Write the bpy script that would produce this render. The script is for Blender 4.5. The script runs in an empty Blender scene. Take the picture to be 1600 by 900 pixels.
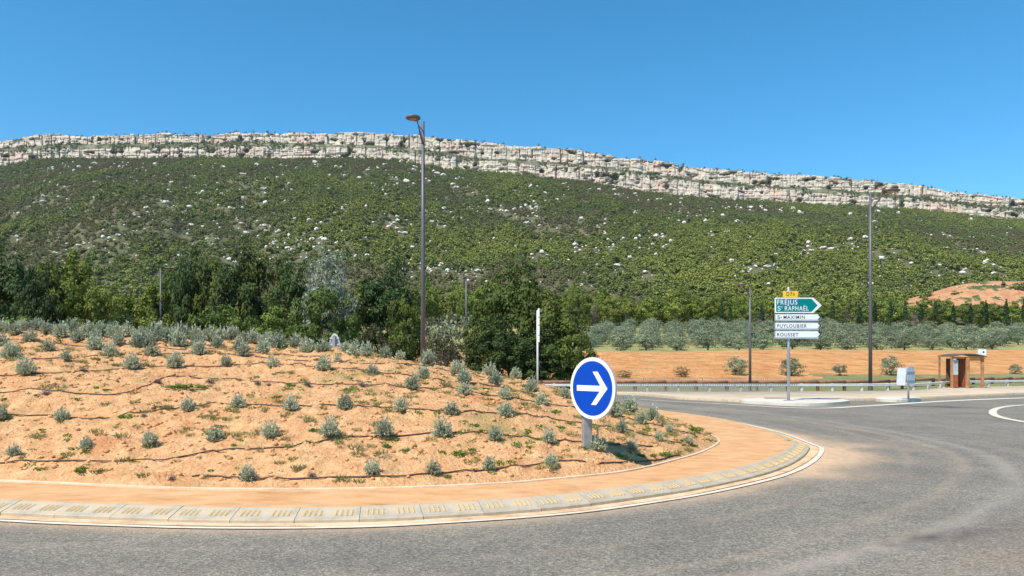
import bpy, math, random
import numpy as np
from mathutils import Vector, Matrix
D = bpy.data
SC = bpy.context.scene
COL = SC.collection
R = math.radians

# ------------------------------------------------------------------ camera, world, sun
FPX, HOR, EYE = 1150.0, 566.0, 1.65      # focal length (px of a 1600 px wide photo), horizon row, eye height
cam_d = D.cameras.new('camera'); cam = D.objects.new('camera', cam_d); COL.objects.link(cam)
cam.location = (0, 0, EYE); cam.rotation_euler = (R(90), 0, 0)
cam_d.sensor_width = 36; cam_d.lens = 36 * FPX / 1600; cam_d.shift_y = (HOR - 450) / 1600
cam_d.clip_start = 0.1; cam_d.clip_end = 9000
SC.camera = cam
SUN_EL, SUN_AZ = 54.0, 223.0             # azimuth clockwise from +Y: the sun stands to the left, a little behind the camera
w = D.worlds.new('World'); SC.world = w; w.use_nodes = True
nt = w.node_tree; nt.nodes.clear()
sky = nt.nodes.new('ShaderNodeTexSky'); sky.sky_type = 'NISHITA'; sky.sun_disc = False
sky.sun_elevation = R(SUN_EL); sky.sun_rotation = R(SUN_AZ)
sky.altitude = 1200; sky.air_density = 1.0; sky.dust_density = 0.0; sky.ozone_density = 6.0
hs = nt.nodes.new('ShaderNodeHueSaturation'); hs.inputs['Saturation'].default_value = 1.25; hs.inputs['Hue'].default_value = 0.484
bg = nt.nodes.new('ShaderNodeBackground'); bg.inputs['Strength'].default_value = 0.15
wo = nt.nodes.new('ShaderNodeOutputWorld')
nt.links.new(sky.outputs[0], hs.inputs['Color']); nt.links.new(hs.outputs[0], bg.inputs[0]); nt.links.new(bg.outputs[0], wo.inputs[0])
sl = D.lights.new('sun', 'SUN'); so = D.objects.new('sun', sl); COL.objects.link(so)
sl.energy = 4.5; sl.angle = R(0.53); sl.color = (1.0, 0.94, 0.85)
az, el = R(SUN_AZ), R(SUN_EL)
sdir = Vector((math.sin(az) * math.cos(el), math.cos(az) * math.cos(el), math.sin(el)))
so.rotation_euler = sdir.to_track_quat('Z', 'Y').to_euler(); so.location = (0, 0, 60)
SC.view_settings.view_transform = 'Standard'; SC.view_settings.look = 'None'
SC.view_settings.exposure = 0.42; SC.view_settings.gamma = 1
SC.render.resolution_x = 1600; SC.render.resolution_y = 900
SC.cycles.max_bounces = 5; SC.cycles.diffuse_bounces = 3; SC.cycles.glossy_bounces = 2
SC.cycles.transparent_max_bounces = 6

rnd = random.Random(7)
rng = np.random.default_rng(11)

# ------------------------------------------------------------------ noise
def _h(ix, iy, seed):
    n = (ix.astype(np.int64) * 374761393 + iy.astype(np.int64) * 668265263 + seed * 1274126177) & 0xffffffff
    n = ((n ^ (n >> 13)) * 1274126177) & 0xffffffff
    n = (n ^ (n >> 16)) & 0xffffffff
    return n / 4294967295.0
def vnoise(x, y, seed=0):
    x = np.asarray(x, float); y = np.asarray(y, float)
    ix = np.floor(x); iy = np.floor(y); fx = x - ix; fy = y - iy
    fx = fx * fx * (3 - 2 * fx); fy = fy * fy * (3 - 2 * fy)
    a = _h(ix, iy, seed); b = _h(ix + 1, iy, seed); c = _h(ix, iy + 1, seed); d = _h(ix + 1, iy + 1, seed)
    return (a * (1 - fx) + b * fx) * (1 - fy) + (c * (1 - fx) + d * fx) * fy
def fbm(x, y, seed=0, oct=4):
    s = 0; a = .5; t = 0
    for i in range(oct):
        s = s + a * vnoise(np.asarray(x) * 2 ** i, np.asarray(y) * 2 ** i, seed + i * 17); t += a; a *= .5
    return s / t

# ------------------------------------------------------------------ pixel rays of the photo (only used to read positions off it)
def kx(px): return (px - 800.0) / FPX
def gp(px, py, z=0.0):
    Y = FPX * (EYE - z) / (py - HOR); return (kx(px) * Y, Y)
def zp(py, Y): return EYE + (HOR - py) / FPX * Y

# ------------------------------------------------------------------ materials
def new_mat(name):
    m = D.materials.new(name); m.use_nodes = True
    return m, m.node_tree.nodes, m.node_tree.links, m.node_tree.nodes['Principled BSDF']
def mat(name, col, rough=.6, metal=0., vary=.12, scale=6., bump=0., bscale=40., spec=.4):
    m, n, l, b = new_mat(name)
    b.inputs['Roughness'].default_value = rough; b.inputs['Metallic'].default_value = metal
    b.inputs['Specular IOR Level'].default_value = spec
    tc = n.new('ShaderNodeTexCoord'); no = n.new('ShaderNodeTexNoise'); no.inputs['Scale'].default_value = scale
    no.inputs['Detail'].default_value = 5
    l.new(tc.outputs['Object'], no.inputs['Vector'])
    mx = n.new('ShaderNodeMix'); mx.data_type = 'RGBA'
    mx.inputs['A'].default_value = tuple(c * (1 - vary) for c in col) + (1,)
    mx.inputs['B'].default_value = tuple(min(1, c * (1 + vary)) for c in col) + (1,)
    mr = n.new('ShaderNodeMapRange'); mr.inputs[1].default_value = .3; mr.inputs[2].default_value = .7
    l.new(no.outputs['Fac'], mr.inputs[0]); l.new(mr.outputs[0], mx.inputs['Factor']); l.new(mx.outputs['Result'], b.inputs['Base Color'])
    if bump:
        n2 = n.new('ShaderNodeTexNoise'); n2.inputs['Scale'].default_value = bscale; n2.inputs['Detail'].default_value = 4
        l.new(tc.outputs['Object'], n2.inputs['Vector'])
        bp = n.new('ShaderNodeBump'); bp.inputs['Strength'].default_value = bump; bp.inputs['Distance'].default_value = .02
        l.new(n2.outputs['Fac'], bp.inputs['Height']); l.new(bp.outputs[0], b.inputs['Normal'])
    return m
def ramp_node(n, stops):
    r = n.new('ShaderNodeValToRGB'); e = r.color_ramp.elements
    while len(e) < len(stops): e.new(.5)
    for k, (p, c) in enumerate(stops):
        e[k].position = p; e[k].color = tuple(c) + (1,)
    return r
def leaf_mat(name, dark, light, accent=None, inst=False, trans=.25):
    """colour of single leaves varies by the attribute 'tone' written per leaf"""
    m, n, l, b = new_mat(name)
    a = n.new('ShaderNodeAttribute'); a.attribute_name = 'tone'
    st = [(0, dark), (.75, light), (1, accent or light)]
    r = ramp_node(n, st); l.new(a.outputs['Fac'], r.inputs[0])
    out = r.outputs[0]
    if inst:
        ia = n.new('ShaderNodeAttribute'); ia.attribute_type = 'INSTANCER'; ia.attribute_name = 'tint'
        r2 = ramp_node(n, inst); l.new(ia.outputs['Fac'], r2.inputs[0])
        mx = n.new('ShaderNodeMix'); mx.data_type = 'RGBA'; mx.blend_type = 'MULTIPLY'; mx.inputs['Factor'].default_value = 1
        l.new(out, mx.inputs['A']); l.new(r2.outputs[0], mx.inputs['B']); out = mx.outputs['Result']
    else:
        oi = n.new('ShaderNodeObjectInfo'); hv = n.new('ShaderNodeHueSaturation')
        m1 = n.new('ShaderNodeMapRange'); m1.inputs[3].default_value = .482; m1.inputs[4].default_value = .512
        m2 = n.new('ShaderNodeMapRange'); m2.inputs[3].default_value = .8; m2.inputs[4].default_value = 1.2
        mu = n.new('ShaderNodeMath'); mu.operation = 'MULTIPLY'; mu.inputs[1].default_value = 7.31
        fr = n.new('ShaderNodeMath'); fr.operation = 'FRACT'
        l.new(oi.outputs['Random'], m1.inputs[0]); l.new(oi.outputs['Random'], mu.inputs[0]); l.new(mu.outputs[0], fr.inputs[0]); l.new(fr.outputs[0], m2.inputs[0])
        l.new(m1.outputs[0], hv.inputs['Hue']); l.new(m2.outputs[0], hv.inputs['Value']); l.new(out, hv.inputs['Color']); out = hv.outputs[0]
    l.new(out, b.inputs['Base Color'])
    b.inputs['Roughness'].default_value = .65; b.inputs['Specular IOR Level'].default_value = .25
    if trans:
        tr = n.new('ShaderNodeBsdfTranslucent'); ms = n.new('ShaderNodeMixShader'); ms.inputs[0].default_value = trans
        l.new(out, tr.inputs[0]); l.new(b.outputs[0], ms.inputs[1]); l.new(tr.outputs[0], ms.inputs[2])
        l.new(ms.outputs[0], n['Material Output'].inputs[0])
    return m

# ------------------------------------------------------------------ mesh helpers
class MB:
    def __init__(s): s.v = []; s.f = []; s.m = []; s.mi = 0
    def add(s, vs, fs):
        o = len(s.v); s.v += [tuple(p) for p in vs]
        s.f += [tuple(i + o for i in f) for f in fs]; s.m += [s.mi] * len(fs); return s
    def box(s, c, d, rz=0, rx=0, ry=0):
        M = Matrix.Rotation(rz, 3, 'Z') @ Matrix.Rotation(ry, 3, 'Y') @ Matrix.Rotation(rx, 3, 'X')
        vs = [M @ Vector((x * d[0] / 2, y * d[1] / 2, z * d[2] / 2)) + Vector(c) for x in (-1, 1) for y in (-1, 1) for z in (-1, 1)]
        return s.add(vs, [(0, 1, 3, 2), (4, 6, 7, 5), (0, 4, 5, 1), (2, 3, 7, 6), (0, 2, 6, 4), (1, 5, 7, 3)])
    def tube(s, pts, rs, n=8, cap=True):
        pts = [Vector(p) for p in pts]
        if not hasattr(rs, '__len__'): rs = [rs] * len(pts)
        vs = []; fs = []
        for i, p in enumerate(pts):
            t = (pts[min(i + 1, len(pts) - 1)] - pts[max(i - 1, 0)]).normalized()
            a = t.orthogonal().normalized() if abs(t.z) < .9 else Vector((1, 0, 0))
            a = (a - t * a.dot(t)).normalized(); b = t.cross(a)
            for k in range(n):
                q = 2 * math.pi * k / n; vs.append(p + a * math.cos(q) * rs[i] + b * math.sin(q) * rs[i])
        for i in range(len(pts) - 1):
            for k in range(n):
                k2 = (k + 1) % n; fs.append((i * n + k, i * n + k2, (i + 1) * n + k2, (i + 1) * n + k))
        if cap: fs.append(tuple(range(n))[::-1]); fs.append(tuple((len(pts) - 1) * n + k for k in range(n)))
        return s.add(vs, fs)
    def prism(s, poly, y0, y1):
        """polygon in the XZ plane pushed from y0 (front) to y1 (back)"""
        n = len(poly); vs = [(x, y0, z) for x, z in poly] + [(x, y1, z) for x, z in poly]
        fs = [tuple(range(n)), tuple(range(2 * n - 1, n - 1, -1))] + [(i, i + n, (i + 1) % n + n, (i + 1) % n) for i in range(n)]
        return s.add(vs, fs)
    def mesh(s, name, mats, smooth=False):
        me = D.meshes.new(name); me.from_pydata(s.v, [], s.f)
        for m in (mats if isinstance(mats, (list, tuple)) else [mats]): me.materials.append(m)
        if s.m and max(s.m): me.polygons.foreach_set('material_index', s.m)
        if smooth: me.polygons.foreach_set('use_smooth', [True] * len(me.polygons))
        import bmesh
        bm = bmesh.new(); bm.from_mesh(me); bmesh.ops.recalc_face_normals(bm, faces=bm.faces); bm.to_mesh(me); bm.free()
        me.update(); return me
    def build(s, name, mats, parent=None, smooth=False): return link(name, s.mesh(name, mats, smooth), parent)
def link(name, me, parent=None, loc=None, rz=0):
    o = D.objects.new(name, me); COL.objects.link(o)
    if parent: o.parent = parent
    if loc is not None: o.location = loc
    if rz: o.rotation_euler = (0, 0, rz)
    return o
def tag(o, label, cat, group=None, kind=None):
    o['label'] = label
    if cat: o['category'] = cat
    if group: o['group'] = group
    if kind: o['kind'] = kind
    return o
def thing(name, label, cat, loc, rz=0, group=None):
    o = link(name, None, None, loc, rz); return tag(o, label, cat, group)
def np_mesh(name, V, F, mats, smooth=True, attrs=None, mat_idx=None):
    """fast mesh of quads or triangles from arrays"""
    me = D.meshes.new(name); V = np.asarray(V, np.float32); F = np.asarray(F, np.int32)
    me.vertices.add(len(V)); me.vertices.foreach_set('co', V.ravel())
    k = F.shape[1]; me.loops.add(F.size); me.loops.foreach_set('vertex_index', F.ravel())
    me.polygons.add(len(F)); me.polygons.foreach_set('loop_start', np.arange(len(F), dtype=np.int32) * k)
    me.polygons.foreach_set('loop_total', np.full(len(F), k, np.int32))
    if smooth: me.polygons.foreach_set('use_smooth', np.ones(len(F), bool))
    for m in (mats if isinstance(mats, (list, tuple)) else [mats]): me.materials.append(m)
    if mat_idx is not None: me.polygons.foreach_set('material_index', np.asarray(mat_idx, np.int32))
    me.update(calc_edges=True)
    for nm, arr in (attrs or {}).items():
        a = me.attributes.new(nm, 'FLOAT', 'POINT'); a.data.foreach_set('value', np.asarray(arr, np.float32).ravel())
    me.validate(); return me
def grid_faces(nr, nc):
    i = np.arange(nr - 1)[:, None] * nc + np.arange(nc - 1)[None, :]
    return np.stack([i, i + 1, i + nc + 1, i + nc], -1).reshape(-1, 4)
def catmull(pts, n=8, closed=True):
    P = [np.array(p, float) for p in pts]; out = []; N = len(P)
    for i in range(N if closed else N - 1):
        g = (lambda j: P[j % N]) if closed else (lambda j: P[max(0, min(N - 1, j))])
        a, b, c, d = g(i - 1), g(i), g(i + 1), g(i + 2)
        for t in np.linspace(0, 1, n, endpoint=False):
            out.append(.5 * ((2 * b) + (-a + c) * t + (2 * a - 5 * b + 4 * c - d) * t * t + (-a + 3 * b - 3 * c + d) * t ** 3))
    if not closed: out.append(P[-1])
    return np.array(out)
def resample(C, step, closed=True):
    Q = np.vstack([C, C[:1]]) if closed else C
    s = np.r_[0, np.cumsum(np.linalg.norm(np.diff(Q, axis=0), axis=1))]
    n = max(3, int(round(s[-1] / step))); t = np.linspace(0, s[-1], n, endpoint=not closed)
    return np.stack([np.interp(t, s, Q[:, k]) for k in range(Q.shape[1])], 1)
def normals2(C):
    T = np.roll(C, -1, 0) - np.roll(C, 1, 0); T /= np.linalg.norm(T, axis=1)[:, None] + 1e-9
    return np.stack([T[:, 1], -T[:, 0]], 1)          # points outward when the curve runs counter-clockwise
def dist_inside(X, Y, C):
    """distance to the closed polyline and whether the point is inside"""
    X = X.ravel(); Y = Y.ravel(); A = C; B = np.roll(C, -1, 0)
    d = np.full(X.shape, 1e9); ins = np.zeros(X.shape, bool)
    for (ax, ay), (bx, by) in zip(A, B):
        ex, ey = bx - ax, by - ay; t = np.clip(((X - ax) * ex + (Y - ay) * ey) / (ex * ex + ey * ey + 1e-12), 0, 1)
        d = np.minimum(d, np.hypot(X - ax - t * ex, Y - ay - t * ey))
        c = (ay > Y) != (by > Y); ins ^= c & (X < (bx - ax) * (Y - ay) / (by - ay + 1e-12) + ax)
    return d, ins

# ------------------------------------------------------------------ island outlines (metres on the road plane)
kerb_px = [(0, 807), (100, 811.5), (200, 815), (300, 818), (400, 819), (500, 818.5), (600, 816), (700, 810.5), (800, 804), (900, 795), (1000, 781.5), (1100, 765), (1200, 742), (1248, 721)]
KERB = [gp(x, y) for x, y in kerb_px] + [gp(1265, 702), gp(1252, 690, .06), gp(1225, 679, .06), gp(1200, 671, .06), gp(1150, 659, .06), gp(1100, 650.5, .06), gp(1050, 644, .06), gp(1022, 641, .06)]
KERB += [(2.2, 28.6), (-2.5, 31), (-8, 32), (-16, 31), (-23, 27), (-25.5, 20.5), (-23.5, 14.5), (-18, 10.6), (-12.5, 9.0), (-8.6, 8.3)]
KERB = resample(catmull(KERB, 10), .12)
base_px = [(0, 748), (100, 752), (200, 757), (300, 760), (400, 761), (500, 761), (600, 759.5), (700, 756), (800, 751), (850, 746.5), (900, 742), (950, 737), (1000, 729), (1050, 717), (1095, 704)]
BASE = [gp(x, y, .17) for x, y in base_px] + [gp(1122, 689, .17), gp(1112, 679, .17), gp(1080, 668, .17), gp(1040, 657, .17), gp(1000, 648, .17)]
BASE += [(2.2, 24.6), (-1.5, 27), (-8, 28), (-15, 27.5), (-20.5, 24), (-22, 19.5), (-20, 14.5), (-15.5, 11.6), (-10.5, 10.2)]
BASE = resample(catmull(BASE, 10), .15)

# mound height field
mx0, mx1, my0, my1, MS = -23, 4.6, 8.2, 28.4, .075
mxs = np.arange(mx0, mx1, MS); mys = np.arange(my0, my1, MS)
MX, MY = np.meshgrid(mxs, mys)
dB, iB = dist_inside(MX, MY, resample(BASE, .3)); dB = np.where(iB, dB, -dB).reshape(MX.shape)
prof = np.interp(dB, [-1, 0, .15, .5, 1, 2.4, 3.7, 5, 6.4, 7.5, 9, 12], [.05, .125, .2, .33, .5, .86, 1.14, 1.37, 1.62, 1.86, 2.02, 2.1])
left = np.clip((-MX - 4.2) / 9, 0, 1) * np.clip(dB / 3.5, 0, 1)
MH = prof + .62 * left * left * (3 - 2 * left)
# soften the inside ridge of the distance field
for _ in range(16):
    P = np.pad(MH, 1, mode='edge'); sm = (P[:-2, 1:-1] + P[2:, 1:-1] + P[1:-1, :-2] + P[1:-1, 2:]) / 4
    MH = np.where(dB > .5, sm, MH)
edge = np.clip(dB / .25, 0, 1)
MHB = MH.copy()
MH = MH + edge * ((fbm(MX * .7, MY * .7, 3, 3) - .5) * .12 + (fbm(MX * 4.5, MY * 4.5, 5, 3) - .5) * .07 + np.maximum(0, fbm(MX * 9, MY * 9, 9, 2) - .55) * .22)
def mound_z(x, y):
    fx = (np.asarray(x) - mx0) / MS; fy = (np.asarray(y) - my0) / MS
    ix = np.clip(np.floor(fx).astype(int), 0, MH.shape[1] - 2); iy = np.clip(np.floor(fy).astype(int), 0, MH.shape[0] - 2)
    tx = np.clip(fx - ix, 0, 1); ty = np.clip(fy - iy, 0, 1)
    return (MH[iy, ix] * (1 - tx) + MH[iy, ix + 1] * tx) * (1 - ty) + (MH[iy + 1, ix] * (1 - tx) + MH[iy + 1, ix + 1] * tx) * ty
def mound_hit(px, py):
    Y = np.arange(8.3, 26, .03); X = kx(px) * Y; z = EYE - (py - HOR) / FPX * Y
    h = np.where((X > mx0) & (X < mx1), mound_z(X, Y), -9); i = np.nonzero(h >= z)[0]
    if len(i) == 0:   # the ray clears the crest: stand it on the crest
        i = [int(np.argmax((h - EYE) / Y))]
    j = i[0]; return float(X[j]), float(Y[j]), float(h[j])

# ------------------------------------------------------------------ far terrain
SKY_C = ([-600, 0, 25, 60, 110, 150, 250, 400, 550, 640, 700, 800, 900, 950, 1000, 1100, 1200, 1300, 1350, 1420, 1500, 1600, 2200],
         [250, 219, 216, 211, 211, 210, 208, 207, 206, 209, 215, 226, 232, 240, 247, 262, 270, 274, 280, 288, 301, 312, 380])
UP_B = ([-600, 0, 100, 300, 400, 500, 600, 700, 750, 800, 900, 950, 1000, 1100, 1200, 1300, 1400, 1500, 1600, 2200],
        [268, 232, 226, 225, 222, 226, 228, 240, 249, 251, 256, 263, 270, 283, 291, 297, 304, 317, 327, 392])
LO_B = ([-600, 0, 50, 100, 300, 500, 600, 700, 800, 900, 950, 1000, 1100, 1200, 1300, 1400, 1500, 1600, 2200],
        [290, 262, 251, 248, 248, 249, 251, 266, 275, 283, 291, 300, 310, 318, 324, 328, 339, 348, 412])
YC = 1300.0
PY, PZ = [43, 47, 52, 57, 62, 75, 85, 100, 106, 112, 150, 200, 240, 280, 300], [-.08, -.06, .15, .5, .9, 1.75, 2.35, 3.15, 3.3, 3.45, 6.4, 10.5, 12.6, 16.5, 20]
def terr(X, Y):
    X = np.asarray(X, float); Y = np.asarray(Y, float); k = X / np.maximum(Y, 1); px = 800 + FPX * k
    z = np.interp(Y, PY, PZ)
    z = z + (fbm(X * .05, Y * .05, 21, 3) - .5) * np.clip((Y - 55) / 60, 0, 1) * 1.1
    t = np.clip((Y - 300) / (YC - 300), 0, 1)
    zb = EYE + (HOR - np.interp(px, *LO_B)) / FPX * YC
    hill = 20 + (zb - 20) * (.25 * t + .75 * t ** 1.18)
    hill = hill + np.sin(np.pi * np.clip(t, 0, 1)) * ((fbm(k * 9, t * 2.5, 31, 4) - .5) * 46 + (fbm(k * 30, t * 12, 35, 3) - .5) * 16)
    z = np.where(Y > 300, hill, z)
    # bare earth spur on the right
    gx = (X - 203) / 50; gy = (Y - 292) / 26
    z = z + 15 * np.exp(-np.clip(gx * gx + gy * gy, 0, 20) ** 1.4)
    return z
def terr_hit(px, py, y0=44., y1=1290.):
    Y = y0 * (y1 / y0) ** np.linspace(0, 1, 2500); X = kx(px) * Y; z = EYE - (py - HOR) / FPX * Y
    h = terr(X, Y); i = np.nonzero(h >= z)[0]; j = i[0] if len(i) else len(Y) - 1
    return float(X[j]), float(Y[j]), float(h[j])

# ------------------------------------------------------------------ setting materials
def asphalt_mat():
    m, n, l, b = new_mat('asphalt')
    tc = n.new('ShaderNodeTexCoord')
    def noise(sc, det=4, rough=.6, vec=None):
        k = n.new('ShaderNodeTexNoise'); k.inputs['Scale'].default_value = sc; k.inputs['Detail'].default_value = det; k.inputs['Roughness'].default_value = rough
        l.new(vec or tc.outputs['Object'], k.inputs['Vector']); return k
    big = noise(.5, 5); mid = noise(3, 4)
    sp = n.new('ShaderNodeTexVoronoi'); sp.inputs['Scale'].default_value = 55; l.new(tc.outputs['Object'], sp.inputs['Vector'])
    spk = ramp_node(n, [(0, (.115, .100, .080)), (.42, (.185, .163, .128)), (.78, (.245, .215, .168)), (1, (.34, .30, .235))])
    sep = n.new('ShaderNodeSeparateColor'); l.new(sp.outputs['Color'], sep.inputs[0]); l.new(sep.outputs[0], spk.inputs[0])
    def mixc(a, bcol, fac, mode='MIX'):
        x = n.new('ShaderNodeMix'); x.data_type = 'RGBA'; x.blend_type = mode
        l.new(a, x.inputs['A'])
        if isinstance(bcol, tuple): x.inputs['B'].default_value = bcol + (1,)
        else: l.new(bcol, x.inputs['B'])
        if isinstance(fac, float): x.inputs['Factor'].default_value = fac
        else: l.new(fac, x.inputs['Factor'])
        return x.outputs['Result']
    def att(nm):
        a = n.new('ShaderNodeAttribute'); a.attribute_name = nm; return a.outputs['Fac']
    r1 = ramp_node(n, [(.3, (.80, .80, .81)), (.7, (1.18, 1.15, 1.1))]); l.new(big.outputs['Fac'], r1.inputs[0])
    r2 = ramp_node(n, [(.3, (.9, .9, .9)), (.7, (1.1, 1.1, 1.08))]); l.new(mid.outputs['Fac'], r2.inputs[0])
    c = mixc(spk.outputs[0], r1.outputs[0], 1., 'MULTIPLY'); c = mixc(c, r2.outputs[0], 1., 'MULTIPLY')
    tr = att('track'); c = mixc(c, (.36, .33, .29), tr)
    c = mixc(c, (.045, .04, .042), att('stain_and_dark'))
    dn = n.new('ShaderNodeMath'); dn.operation = 'MULTIPLY'; dn.use_clamp = True
    r3 = n.new('ShaderNodeMapRange'); r3.inputs[1].default_value = .25; r3.inputs[2].default_value = .6; r3.inputs[3].default_value = .55; r3.inputs[4].default_value = 1.15
    l.new(noise(7, 6).outputs['Fac'], r3.inputs[0]); l.new(r3.outputs[0], dn.inputs[0]); l.new(att('dust'), dn.inputs[1])
    c = mixc(c, (.66, .43, .25), dn.outputs[0])
    l.new(c, b.inputs['Base Color']); b.inputs['Roughness'].default_value = .85; b.inputs['Specular IOR Level'].default_value = .3
    bp = n.new('ShaderNodeBump'); bp.inputs['Strength'].default_value = .5; bp.inputs['Distance'].default_value = .01
    l.new(sp.outputs['Distance'], bp.inputs['Height']); l.new(bp.outputs[0], b.inputs['Normal'])
    return m
def soil_mat(name, stops, scale, bump, bscale, patch=None, dist=.03, stretch=None, fine=12):
    """stops: colours over a noise; patch: (colour, amount) of vegetation or stain by a second noise"""
    m, n, l, b = new_mat(name); tc = n.new('ShaderNodeTexCoord'); vec = tc.outputs['Object']
    if stretch:
        mp = n.new('ShaderNodeMapping'); mp.inputs['Scale'].default_value = stretch; l.new(vec, mp.inputs[0]); vec = mp.outputs[0]
    a = n.new('ShaderNodeTexNoise'); a.inputs['Scale'].default_value = scale; a.inputs['Detail'].default_value = fine; a.inputs['Roughness'].default_value = .68
    l.new(vec, a.inputs['Vector']); a.inputs['Roughness'].default_value = .8 if 'mound' in name else .68
    r = ramp_node(n, stops); l.new(a.outputs['Fac'], r.inputs[0]); out = r.outputs[0]
    for pcol, ps, lo, hi in (patch or []):
        q = n.new('ShaderNodeTexNoise'); q.inputs['Scale'].default_value = ps; q.inputs['Detail'].default_value = 8; q.inputs['Roughness'].default_value = .65
        l.new(vec, q.inputs['Vector']); mr = n.new('ShaderNodeMapRange'); mr.inputs[1].default_value = lo; mr.inputs[2].default_value = hi
        l.new(q.outputs['Fac'], mr.inputs[0]); mx = n.new('ShaderNodeMix'); mx.data_type = 'RGBA'; l.new(mr.outputs[0], mx.inputs['Factor'])
        l.new(out, mx.inputs['A']); mx.inputs['B'].default_value = tuple(pcol) + (1,); out = mx.outputs['Result']
    l.new(out, b.inputs['Base Color']); b.inputs['Roughness'].default_value = .95; b.inputs['Specular IOR Level'].default_value = .1
    if bump:
        q = n.new('ShaderNodeTexNoise'); q.inputs['Scale'].default_value = bscale; q.inputs['Detail'].default_value = 6; l.new(vec, q.inputs['Vector'])
        bp = n.new('ShaderNodeBump'); bp.inputs['Strength'].default_value = bump; bp.inputs['Distance'].default_value = dist
        l.new(q.outputs['Fac'], bp.inputs['Height']); l.new(bp.outputs[0], b.inputs['Normal'])
    return m
M = {}
M['asphalt'] = asphalt_mat()
M['mound'] = soil_mat('mound_soil', [(.27, (.33, .145, .06)), (.43, (.56, .285, .13)), (.56, (.70, .395, .19)), (.72, (.82, .55, .31))], 4.5, 1., 22,
                      [((.46, .17, .07), .8, .56, .75), ((.36, .27, .11), 2.1, .55, .72), ((.30, .24, .09), .45, .56, .74)], .05)
M['apron'] = soil_mat('apron_sand', [(.25, (.40, .19, .08)), (.45, (.60, .315, .14)), (.7, (.72, .43, .22))], 2.2, .5, 30,
                      [((.68, .41, .21), .6, .5, .75)], .008, (1, 2.2, 1))
M['gutter'] = soil_mat('gutter_sand', [(.3, (.42, .25, .12)), (.5, (.72, .48, .28)), (.75, (.82, .62, .42))], 3, .3, 40, None, .01)
M['kerb'] = soil_mat('kerb_concrete', [(.3, (.33, .28, .20)), (.5, (.46, .39, .29)), (.75, (.55, .46, .33))], 5, .25, 70,
                     [((.58, .40, .23), 1.6, .45, .68)], .006)
M['edging'] = soil_mat('edging_sand', [(.3, (.58, .38, .22)), (.6, (.76, .58, .40))], 4, .2, 40)
M['groove'] = mat('groove_sand', (.56, .38, .17), .9, vary=.14, scale=30)
M['line'] = soil_mat('line_paint', [(.3, (.54, .44, .31)), (.5, (.68, .60, .48)), (.8, (.75, .69, .58))], 5, .1, 60, [((.70, .50, .32), 4, .56, .7)], .004)
M['pave'] = soil_mat('pavement_sand', [(.3, (.50, .38, .25)), (.5, (.62, .49, .34)), (.8, (.70, .58, .42))], .8, .2, 30, None, .01)
M['island'] = soil_mat('island_concrete', [(.3, (.54, .49, .40)), (.6, (.66, .60, .50)), (.8, (.72, .67, .57))], 2, .15, 40, None, .01)
M['field'] = soil_mat('field_soil', [(.3, (.42, .17, .06)), (.5, (.62, .29, .11)), (.72, (.72, .40, .18))], .5, .8, 3,
                      [((.36, .30, .12), .35, .56, .7), ((.34, .15, .06), .9, .55, .7)], .5, (1, .6, 1))
M['grove'] = soil_mat('grove_ground', [(.3, (.24, .24, .09)), (.5, (.34, .31, .13)), (.75, (.58, .36, .17))], .25, .5, 2, [((.20, .22, .07), .5, .5, .62)], .3)
M['verge'] = soil_mat('verge_grass', [(.3, (.13, .15, .05)), (.55, (.23, .23, .10)), (.8, (.40, .31, .16))], .8, .6, 8, None, .1)
M['hill'] = soil_mat('hill_ground', [(.3, (.08, .085, .04)), (.5, (.125, .12, .06)), (.75, (.20, .17, .10))], .35, .6, .4,
                     [((.42, .20, .11), .012, .66, .74), ((.42, .36, .28), .05, .69, .74)], 2.)
M['bank'] = soil_mat('bank_earth', [(.3, (.34, .14, .07)), (.5, (.56, .29, .15)), (.75, (.74, .50, .32))], .12, 1., .35, [((.09, .11, .04), .12, .50, .54)], 2.)
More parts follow.
